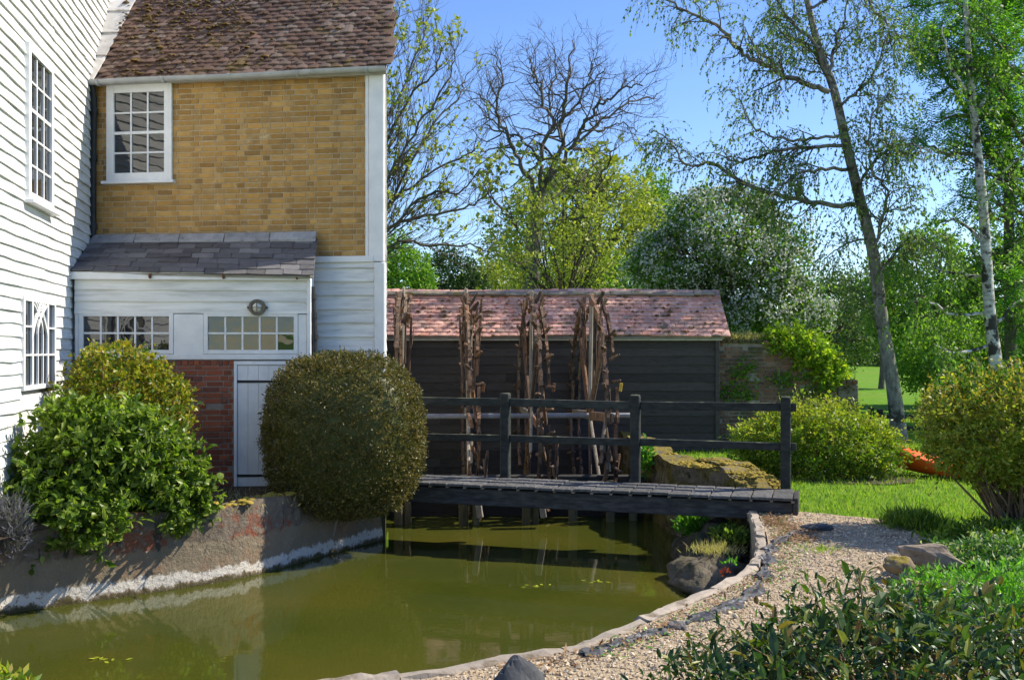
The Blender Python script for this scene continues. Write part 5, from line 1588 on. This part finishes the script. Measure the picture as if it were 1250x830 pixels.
# soil under shrubs
def soil_bed(c, rx, ry, z=.012):
    a = np.linspace(0, 2*PI, 40, endpoint=False); rr = 1 + .12*np.sin(a*3+c[0]) + rng.normal(0, .04, 40)
    poly_sheet('soil_bed', np.stack([c[0] + np.cos(a)*rx*rr, c[1] + np.sin(a)*ry*rr], 1), z, soil)
soil_bed((4.9, 15.1), 1.35, .75)
soil_bed((5.25, 9.5), .8, 1.0, .03)
soil_bed((3.7, 7.2), .9, 1.0, .034)
poly_sheet('soil_bed', [(-4.9, 9.3), (-4.75, 9.9), (-3.1, 11.5), (-2.5, 12.45), (-2.0, 13.3), (-2.7, 13.25), (-5.7, 12.85), (-5.3, 10.6)], .15, soil)

# ------------------------------------------------------------------ kayak
kay = thing('kayak', 'orange sit-on-top kayak lying on the lawn behind the round shrub', 'kayak', (6.9, 14.8, 0), rotz=0)
ka, kb = np.array([6.12, 15.65]), np.array([7.9, 13.95])
kd = norm(kb-ka); KL = np.linalg.norm(kb-ka); kf = Frame((ka[0], ka[1], .0), (kd[0], kd[1], 0))
ns, nc = 26, 16
V = []
for i in range(ns):
    t = i/(ns-1); wid = .37*max(1e-3, math.sin(PI*min(max(t, .004), .996)))**.55; hgt = .2 + .13*abs(2*t-1)**2.2; rock_ = .09*abs(2*t-1)**2
    for j in range(nc):
        a = 2*PI*j/nc; cx, cz = math.cos(a), math.sin(a)
        y = wid*np.sign(cx)*abs(cx)**.75
        if cz < 0: z = rock_ + (hgt)*(1-abs(cz)**.8)*1.0
        else:
            z = rock_ + hgt + .05*cz - (.1*max(0, 1-((t-.5)/.36)**4) if abs(cx) < .72 and abs(t-.5) < .36 else 0)
        V.append((t*KL, y, z))
idx = np.arange(ns*nc).reshape(ns, nc); nxt = np.roll(idx, -1, 1)
obj('hull', kf.w(np.array(V)), [np.stack([idx[:-1], idx[1:], nxt[1:], nxt[:-1]], -1).reshape(-1, 4), idx[0][None], idx[-1][None, ::-1]], kayak_mat, kay, smooth=True)
mb = MB(); beam(mb, kf.w(np.array([KL*.42, -.2, .26])), kf.w(np.array([KL*.42, .2, .26])), .06, .12, c=.02); mb.build('foot_rest', kayak_mat, kay)
mb = MB(); pts = np.array([kf.w(np.array([.04, 0, .36])), kf.w(np.array([.0, 0, .42])), kf.w(np.array([-.05, 0, .36]))]); V, Q, R = tubes([(pts, np.full(3, .012))], 6); obj('carry_handle', V, Q, black_iron, kay)

# ------------------------------------------------------------------ low fence by the meadow
fence = thing('rail_fence', 'low dark post and rail fence at the far edge of the lawn', 'fence', (9.5, 21.7, 0))
for x in (7.55, 7.92, 8.12, 9.9, 11.7, 13.5):
    mb = MB(); beam(mb, (x, 21.7, -.15), (x, 21.7, .66 + random.gauss(0, .02)), .11, .11, up=(0, 1, 0)); mb.build('post', rail_wood, fence)
for (a, b_) in ((6.9, 7.5), (7.4, 7.9), (8.16, 9.86), (9.94, 11.66), (11.74, 13.46)):
    for z in (.5, .24):
        mb = MB(); beam(mb, (a, 21.64, z), (b_, 21.64, z + random.gauss(0, .015)), .05, .09); mb.build('rail', rail_wood, fence)

# ------------------------------------------------------------------ trees
def tree(name, label, base, group=None):
    return thing(name, label, 'tree', base, group)

# leaning silver birch with hanging twigs
bt = tree('birch_tree', 'tall leaning birch with weeping twigs and rough dark lower trunk', P(1099, 538, 21.2))
trunk = limb([(1099, 541), (1090, 470), (1078, 400), (1066, 310), (1050, 245), (1034, 180), (1018, 110), (1000, 60), (985, 0), (972, -70), (965, -140)], 21.2, 21.6, .155, .028, 5)
trunk[1][:6] *= np.linspace(1.15, 1, 6)
wood('trunk', [trunk], grey_bark, bt, 12)
lb_ = [([(1044, 250), (992, 247), (939, 235), (896, 218), (867, 199), (838, 203), (823, 178), (800, 160)], 1.2, .085),
       ([(1034, 207), (987, 209), (958, 224), (929, 248)], -1.0, .06), ([(1029, 178), (973, 181), (920, 191), (900, 198), (872, 186)], .6, .065),
       ([(1012, 112), (973, 99), (934, 80), (905, 63), (881, 36), (843, 17), (814, 0), (795, -20)], -.8, .09),
       ([(1026, 165), (975, 172), (939, 164), (920, 154), (900, 120)], 1.5, .05), ([(1026, 130), (1050, 108), (1069, 87), (1080, 50)], -.9, .05),
       ([(1011, 92), (1021, 48), (1031, 24), (1037, -20)], .5, .06), ([(1066, 320), (1075, 275), (1083, 236), (1064, 202), (1064, 145), (1088, 110)], -1.2, .06),
       ([(1060, 290), (1030, 300), (1010, 315)], -.8, .035), ([(1000, 60), (960, 20), (930, -30)], .9, .06), ([(1080, 410), (1060, 370), (1040, 350)], .5, .03),
       ([(1020, 120), (990, 60), (960, 45), (940, 20)], 1.4, .05), ([(1045, 230), (1075, 190), (1110, 175), (1130, 190)], -1.3, .05), ([(985, 10), (1040, -10), (1075, 20), (1090, 60)], -.7, .05),
       ([(1070, 340), (1100, 300), (1125, 290), (1150, 310)], -1.0, .045)]
limbs = [limb(p, 21.3, 21.3+dd, r*.68, .01, 6, .02) for p, dd, r in lb_]
wood('limb_set', limbs, grey_bark, bt, 7)
br1 = sprout(limbs, 8.0, .95, .8, .22, (0, 0, .03), 6, .45, .12, .007, .03)
br2 = sprout(br1, 5, .5, .8, .22, (0, 0, -.05), 4, .5, .15, .004, .01)
hang = sprout(limbs + br1, 6.5, 1.0, .9, .1, (0, 0, -.38), 7, .3, .1, .0028, .0045, .6)
hang += sprout(br2, 3.0, .75, .9, .1, (0, 0, -.4), 6, .5, .1, .0025, .004, .6)
wood('branches', br1, twig_bark, bt, 4)
wood('twigs', br2 + hang, twig_bark, bt, 3)
twig_leaves(hang, 10, .062, .036, L_birch, 'crown', bt, droop=.8)
twig_leaves(br2, 5, .06, .036, L_birch, 'foliage', bt, droop=.5)

# white-stemmed birch behind the round shrub
b2 = tree('birch_tree', 'slender birch with blotched white bark behind the round shrub', P(1214, 545, 21.5))
tr2 = limb([(1222, 560), (1216, 450), (1208, 380), (1202, 280), (1195, 200), (1187, 120), (1180, 30), (1176, -60)], 21.2, 21.8, .15, .03, 5)
wood('trunk', [tr2], birch_bark, b2, 10)
l2 = [limb(p, 21.5, 21.5+dd, .045, .01, 5, .02) for p, dd in (([(1208, 380), (1165, 385), (1130, 365), (1110, 370)], -1), ([(1203, 300), (1170, 270), (1140, 275)], .8), ([(1200, 250), (1225, 210), (1250, 190)], -.5),
      ([(1190, 150), (1215, 90), (1240, 50)], .6), ([(1186, 120), (1160, 80), (1150, 30)], -.8), ([(1210, 400), (1240, 370), (1260, 350)], .5), ([(1206, 340), (1150, 330), (1100, 300)], 1.2), ([(1212, 420), (1170, 430), (1140, 420)], -1.2))]
wood('limb_set', l2, birch_bark, b2, 6)
h1 = sprout(l2 + [tr2], 8, .9, .9, .15, (0, 0, -.1), 5, .3, .25, .005, .012)
h2 = sprout(h1, 7.5, .8, .8, .1, (0, 0, -.35), 6, .5, .1, .003, .005, .6)
wood('twigs', h1 + h2, twig_bark, b2, 3)
twig_leaves(h2, 9, .075, .05, L_green, 'crown', b2, droop=.7)

# dark slim trunk beside it
d3 = tree('slim_tree', 'slim dark-trunked leafy tree just right of the white birch', P(1234, 545, 23.5))
tr3 = limb([(1238, 545), (1234, 420), (1232, 300), (1230, 180), (1226, 60), (1222, -60)], 23.3, 23.8, .16, .04, 4)
wood('trunk', [tr3], bark, d3, 8)
h1 = sprout([tr3], 12, 1.7, 1.2, .15, (0, 0, .02), 6, .3, .3, .008, .03)
h2 = sprout(h1, 6, .7, .8, .15, (0, 0, -.15), 5, .5, .2, .004, .006)
wood('branches', h1 + h2, twig_bark, d3, 3)
twig_leaves(h2, 8, .08, .055, L_green, 'crown', d3, droop=.4)

# feathery conifer reaching in from the right
cf = tree('conifer_tree', 'feathery bright green conifer reaching in behind the birches', P(1300, 530, 24.5))
ctr = limb([(1305, 545), (1300, 400), (1292, 200), (1285, 0), (1280, -150)], 24.5, 24.5, .3, .08, 4)
wood('trunk', [ctr], bark, cf, 10)
cl = []
for p, dd in (([(1295, 300), (1222, 207), (1184, 145), (1155, 93), (1129, 38)], -1.5), ([(1290, 90), (1245, 46), (1210, 0), (1180, -40)], -1.0), ([(1290, 170), (1240, 150), (1190, 140), (1130, 150)], -2.0),
              ([(1292, 230), (1250, 205), (1200, 190), (1150, 185), (1110, 165)], -2.4), ([(1290, 110), (1230, 80), (1160, 62), (1105, 60)], -2.2), ([(1288, 60), (1230, 20), (1160, 5), (1100, 10)], -1.6),
              ([(1295, 280), (1250, 260), (1200, 245), (1160, 240)], -1.8), ([(1295, 330), (1255, 320), (1210, 310), (1180, 315)], -1.2), ([(1285, 40), (1240, -10), (1190, -30), (1120, -30)], -1.0),
              ([(1298, 400), (1262, 395), (1235, 400)], -1.5), ([(1295, 250), (1262, 215), (1225, 120), (1200, 80)], -2.8), ([(1290, 150), (1255, 110), (1220, 60), (1200, 20)], -2.9), ([(1297, 350), (1265, 340), (1240, 345)], -2.4)):
    cl.append(limb(p, 24.3, 24.3+dd, .075, .012, 5, .03))
wood('limb_set', cl, bark, cf, 6)
s1 = sprout(cl, 14, 1.05, 1.0, .1, (0, 0, -.03), 6, .3, .15, .006, .012)
s2 = sprout(s1, 11.0, .36, .95, .08, (0, 0, -.06), 4, .5, .1, .003, .005)
wood('branches', s1, twig_bark, cf, 4)
allp = s1 + s2
A, T = [], []
for p, _ in allp:
    k = max(6, int(np.linalg.norm(p[-1]-p[0])/.034)); s_ = np.linspace(0.05, 1, k)*(len(p)-1); i = np.minimum(s_.astype(int), len(p)-2); f2 = (s_-i)[:, None]
    A.append(p[i]*(1-f2)+p[i+1]*f2); T.append(p[i+1]-p[i])
A, T = np.concatenate(A), norm(np.concatenate(T)); n_ = len(A)
sd_ = norm(np.cross(T, np.array([0, 0, 1.0]) + rng.normal(0, .15, (n_, 3))))*np.where(np.arange(n_) % 2, 1, -1)[:, None]
V, Fs, R = leaves(A, T*.55 + sd_*.8 + np.array([0, 0, -.12]), np.cross(T, sd_), .1*rng.lognormal(0, .2, n_), .034)
obj('crown', V, Fs, L_conifer, cf, rnd=R)

# bare old tree in the middle
mt = tree('bare_tree', 'old gnarled bare-branched tree with a few yellow buds behind the shed', P(650, 480, 34))
mtr = limb([(646, 482), (648, 360), (651, 295), (655, 250), (661, 230)], 34, 34, .34, .2, 4)
wood('trunk', [mtr], bark, mt, 12)
ml_ = [([(661, 236), (683, 187), (686, 139), (694, 95), (701, 50)], .5, .2), ([(658, 236), (660, 191), (673, 156), (664, 117), (651, 87), (648, 70)], -1, .17), ([(654, 240), (634, 195), (614, 160), (608, 130), (612, 100), (606, 68)], 1.5, .18),
       ([(664, 232), (699, 178), (720, 143), (735, 125), (764, 108), (785, 105)], -1.5, .15), ([(700, 180), (746, 140), (781, 121), (803, 113)], 2, .1), ([(651, 285), (677, 273), (712, 265), (729, 226), (742, 200), (750, 180)], -2, .15),
       ([(660, 200), (640, 170), (625, 165), (600, 150), (588, 130)], 1.2, .1), ([(686, 150), (710, 120), (722, 90), (728, 70)], -.8, .09), ([(684, 170), (670, 120), (680, 80), (672, 60)], 1.5, .09),
       ([(614, 160), (596, 150), (585, 115)], -1.2, .07), ([(720, 150), (735, 160), (755, 150), (775, 160)], 1.2, .07), ([(690, 115), (715, 105), (740, 85)], -1, .06), ([(655, 260), (690, 230), (715, 215), (730, 190)], 2.2, .1), ([(650, 300), (625, 270), (605, 250), (590, 225)], -1.5, .1)]
mlm = [limb(p, 34, 34+dd, r*.48, .018, 5, .06) for p, dd, r in ml_]
wood('limb_set', mlm, bark, mt, 7)
m1 = sprout(mlm, 4.5, 2.0, .85, .28, (0, 0, .05), 7, .5, .2, .012, .05)
m2 = sprout(m1, 4.5, .8, .8, .28, (0, 0, .08), 5, .5, .2, .008, .016)
m3 = sprout(m2, 4.0, .5, .8, .25, (0, 0, .1), 4, .6, .2, .006, .009)
wood('branches', m1, twig_bark, mt, 4); wood('twigs', m2 + m3, twig_bark, mt, 3)
low = [q for q in m1 + m2 + m3 if q[0][-1, 2] < P(650, 180, 34)[2]]
twig_leaves(low, .9, .2, .16, L_spring, 'crown', mt, spread=1)

# ash with upswept limbs at the house corner
at_ = tree('ash_tree', 'open upswept ash with yellow green leaf tufts beside the brick house', P(428, 470, 27))
atr = limb([(425, 490), (428, 400), (430, 340)], 27, 27, .25, .16, 4); wood('trunk', [atr], bark, at_, 10)
al = []
for p, dd in (([(430, 345), (470, 262), (520, 215), (575, 185), (590, 172)], 1), ([(430, 340), (465, 235), (505, 165), (545, 100), (555, 60)], -1), ([(430, 340), (455, 190), (490, 110), (515, 50), (520, 25)], 1.5), ([(432, 350), (480, 275), (540, 262), (585, 245), (600, 225)], -1.2),
              ([(432, 355), (480, 300), (530, 300), (580, 300), (596, 310)], .6), ([(430, 340), (450, 150), (475, 60), (488, 10)], -.6), ([(430, 345), (480, 240), (530, 150), (560, 120), (570, 90)], 2), ([(430, 345), (475, 280), (530, 235), (560, 235), (590, 205)], -2),
              ([(430, 340), (440, 200), (452, 80), (462, 0)], .4), ([(430, 340), (460, 210), (500, 120), (530, 90), (540, 50)], -1.8)):
    al.append(limb(p, 27, 27+dd, .048, .011, 6, .03))
wood('limb_set', al, bark, at_, 6)
a1 = sprout(al, 8, 1.7, .55, .12, (0, 0, .1), 6, .4, .2, .009, .025)
a2 = sprout(a1, 5, .7, .5, .12, (0, 0, .12), 5, .5, .25, .006, .01)
wood('branches', a1 + a2, twig_bark, at_, 3)
tips = [q for q in a2 + a1 if rng.random() < .22]
twig_leaves(tips, 7, .12, .075, L_spring, 'crown', at_, tipbias=True, spread=1.1)

def leafy(name, label, base, trunk_h, r, lobes, n, L, W, mat, wood_mat=None, seed=0, shell=.7, rough=.3, group=None, blossom=0, inner=.35, limbs=14, freq=2.5, twigs=None):
    o = tree(name, label, base, group); b0 = np.array(base, float)
    top = b0 + np.array([0, 0, trunk_h]); polys = [(smooth_line(np.array([b0 - [0, 0, .2], (b0+top)/2 + [r*.6, 0, 0], top]), 4), np.linspace(r, r*.6, 9))]
    pos, D = crown_points(lobes, n, shell, rough, freq, seed, inner=inner)
    ok = np.ones(len(pos), bool)
    gap = lump(pos, 2.0/max(.6, np.mean([q[1][0] for q in lobes])), seed+9) + .5*lump(pos, 5.0/max(.6, np.mean([q[1][0] for q in lobes])), seed+2)
    ok = gap > -.55 + rng.normal(0, .15, len(pos)); pos, D = pos[ok], D[ok]
    wood('trunk', polys, wood_mat or bark, o, 8)
    tg = pos[rng.choice(len(pos), limbs)]; lm = []
    for t in tg:
        s0 = top - [0, 0, trunk_h*.3*rng.random()]
        lm.append((smooth_line(np.array([s0, s0*.55+t*.45 + rng.normal(0, .12*trunk_h*.3, 3), t]), 5), np.linspace(r*.4, r*.06, 11)))
    sub = sprout(lm, 2.2 if twigs is None else twigs, .9*trunk_h*.35, .8, .2, (0, 0, .05), 5, .45, .3, r*.03, r*.12)
    wood('branches', lm + sub, wood_mat or twig_bark, o, 4)
    m = len(pos); d = norm(D*.4 + rdir(m)); N = norm(D*.5 + rdir(m) + [0, 0, .5])
    V, Fs, R = leaves(pos, d, N, L*rng.lognormal(0, .3, m), W*rng.lognormal(0, .25, m)); obj('crown', V, Fs, mat, o, rnd=R)
    if blossom:
        k = rng.choice(m, blossom); bp = np.repeat(pos[k] + D[k]*.06, 4, 0) + rng.normal(0, .045, (blossom*4, 3)); q = len(bp)
        V, Fs, R = leaves(bp, rdir(q), norm(np.repeat(D[k], 4, 0) + rdir(q)*.6), .07, .06); obj('blossom', V, Fs, petal, o, rnd=R)
    return o

def lob(px, py, d, rx, ry, rz): return (tuple(P(px, py, d)), (rx, ry, rz))
leafy('hawthorn_tree', 'dark green tree dusted with white blossom behind the shed end', P(882, 520, 26), 3.6, .2,
      [lob(880, 300, 26, 1.6, 1.5, 1.4), lob(820, 330, 26.3, 1.15, 1.2, 1.1), lob(940, 320, 25.8, 1.15, 1.2, 1.2), lob(860, 262, 26, .9, .9, .75), lob(905, 265, 26, .95, .9, .8), lob(930, 380, 25.6, 1.3, 1.2, 1.0), lob(800, 318, 26, .75, .8, .75), lob(970, 385, 25.6, 1.0, 1.0, .9), lob(840, 390, 26, 1.2, 1.2, .8)],
      36000, .1, .065, L_haw, seed=2, blossom=6500, shell=.6, rough=.25, limbs=30)
leafy('spring_tree', 'broad yellow green tree in fresh leaf behind the bare tree', P(700, 478, 52), 4.5, .45,
      [lob(700, 290, 52, 4.0, 3.5, 3.6), lob(640, 320, 52, 2.6, 3, 3.0), lob(760, 270, 52, 2.4, 3, 2.6), lob(720, 225, 52, 2.4, 2.4, 1.6), lob(770, 310, 51, 2.0, 2.5, 2.6), lob(670, 250, 52, 2.0, 2.4, 1.8)],
      36000, .17, .11, L_spring, seed=5, shell=.8, rough=.24, limbs=70, twigs=2.0)
leafy('budding_tree', 'loose young tree with bright yellow green tufts in front of the bare trunk', P(690, 490, 31), 3.0, .1,
      [lob(690, 300, 31, 1.7, 1.4, 1.5), lob(640, 320, 31, 1.2, 1.2, 1.3), lob(735, 320, 31, 1.2, 1.2, 1.2), lob(660, 262, 31, 1.0, 1.0, .8), lob(720, 262, 31, .9, 1.0, .8)],
      4800, .1, .075, L_spring, seed=15, shell=.9, rough=.3, limbs=40, twigs=2.0, inner=.5)
leafy('bright_tree', 'small bright green tree at the edge of the yellow green one', P(800, 478, 60), 4, .3, [lob(795, 260, 60, 1.6, 1.6, 2.6), lob(800, 300, 60, 1.4, 1.6, 2.6)], 8000, .2, .14, L_green, seed=6)
leafy('hedge_tree', 'light green bushy tree low behind the shed roof beside the house', P(490, 478, 40), 1.8, .2, [lob(480, 330, 40, 1.1, 1.2, 1.6), lob(505, 345, 40, 1.0, 1.2, 1.3)], 8000, .14, .09, L_green, seed=8)
leafy('dark_tree', 'dark evergreen bush behind the shed roof', P(545, 475, 44), 1.6, .2, [lob(545, 328, 44, 1.2, 1.2, 1.1), lob(525, 345, 44, 1.2, 1.2, 1.0), lob(570, 348, 44, 1.0, 1.2, 1.0)], 9000, .13, .08, L_dark, seed=9)
for k, (px, py, d, s_, mt_, lab) in enumerate((
        (600, 350, 46, 1.3, L_spring, 'yellow green shrub tree just above the shed ridge left of the bare trunk'), (690, 352, 46, 1.5, L_priv, 'olive green shrub tree above the shed ridge behind the bare trunk'),
        (760, 350, 46, 1.4, L_green, 'fresh green shrub tree above the shed ridge beside the blossom tree'))):
    leafy('hedge_tree', lab, P(px, 478, d), 1.8, .15, [lob(px, py, d, s_*1.3, 1.3, s_), lob(px+18, py+10, d, s_, 1.2, s_*.9), lob(px-20, py+12, d, s_, 1.2, s_*.8)], 7000, .15, .1, mt_, seed=20+k)
# leafy trees closing the view on the right
for k, (px, py, d, rx, rz, mt_, lab) in enumerate((
        (1010, 395, 40, 2.6, 2.0, L_far, 'grey green spreading tree behind the garden wall'), (1130, 360, 30, 1.9, 2.3, L_green, 'light green drooping tree between the two birches'),
        (1165, 410, 33, 2.0, 1.6, L_green, 'low bright green tree at the meadow edge behind the white birch'), (1240, 370, 30, 1.6, 2.4, L_green, 'leafy green tree at the meadow edge right of the white birch'),
        (1075, 380, 48, 2.6, 2.2, L_far, 'soft green tree behind the leaning birch trunk'))):
    leafy('meadow_tree', lab, P(px, 500 if d < 35 else 478, d), 2.4, .16, [lob(px, py, d, rx*.8, rx*.7, rz*.8), lob(px-28, py+16, d, rx*.6, rx*.6, rz*.6), lob(px+30, py+12, d, rx*.6, rx*.6, rz*.6), lob(px+6, py-34, d, rx*.5, rx*.5, rz*.6)],
          19000, .12, .08, mt_, seed=40+k, rough=.35, limbs=26)

for k, (px, py, d, rx, rz, lab) in enumerate(((1150, 425, 25, 1.1, .9, 'low leafy bush beyond the fence between the birches'), (1215, 415, 26, 1.1, 1.1, 'leafy bush beyond the fence behind the white birch stem'), (1262, 420, 25, 1.0, 1.0, 'leafy bush beyond the fence by the conifer'))):
    leafy('meadow_bush', lab, P(px, 520, d), 1.0, .08, [lob(px, py, d, rx, rx*.8, rz), lob(px-18, py+28, d, rx*.8, rx*.7, rz*.7), lob(px+20, py+24, d, rx*.8, rx*.7, rz*.7)], 8000, .085, .055, L_green, seed=60+k, rough=.3, limbs=20)
# far woodland beyond the meadow: one mass
pos_all, D_all = [], []
lobes = []
for k in range(110):
    x = rng.uniform(-60, 120); y = rng.uniform(118, 150); h = rng.uniform(3.5, 7.5) if x > 30 else rng.uniform(5, 9)
    lobes.append(((x, y, h*.5), (rng.uniform(3, 6), 3.5, h*.55)))
pos, D = crown_points(lobes, 60000, .5, .25, 2, 1.0)
m = len(pos); V, Fs, R = leaves(pos, norm(D*.3 + rdir(m)), norm(D + rdir(m)), .75*rng.lognormal(0, .3, m), .55)
tag(obj('distant_woodland', V, Fs, L_far, rnd=R), 'line of soft green woodland beyond the far meadow', 'woodland', kind='stuff')
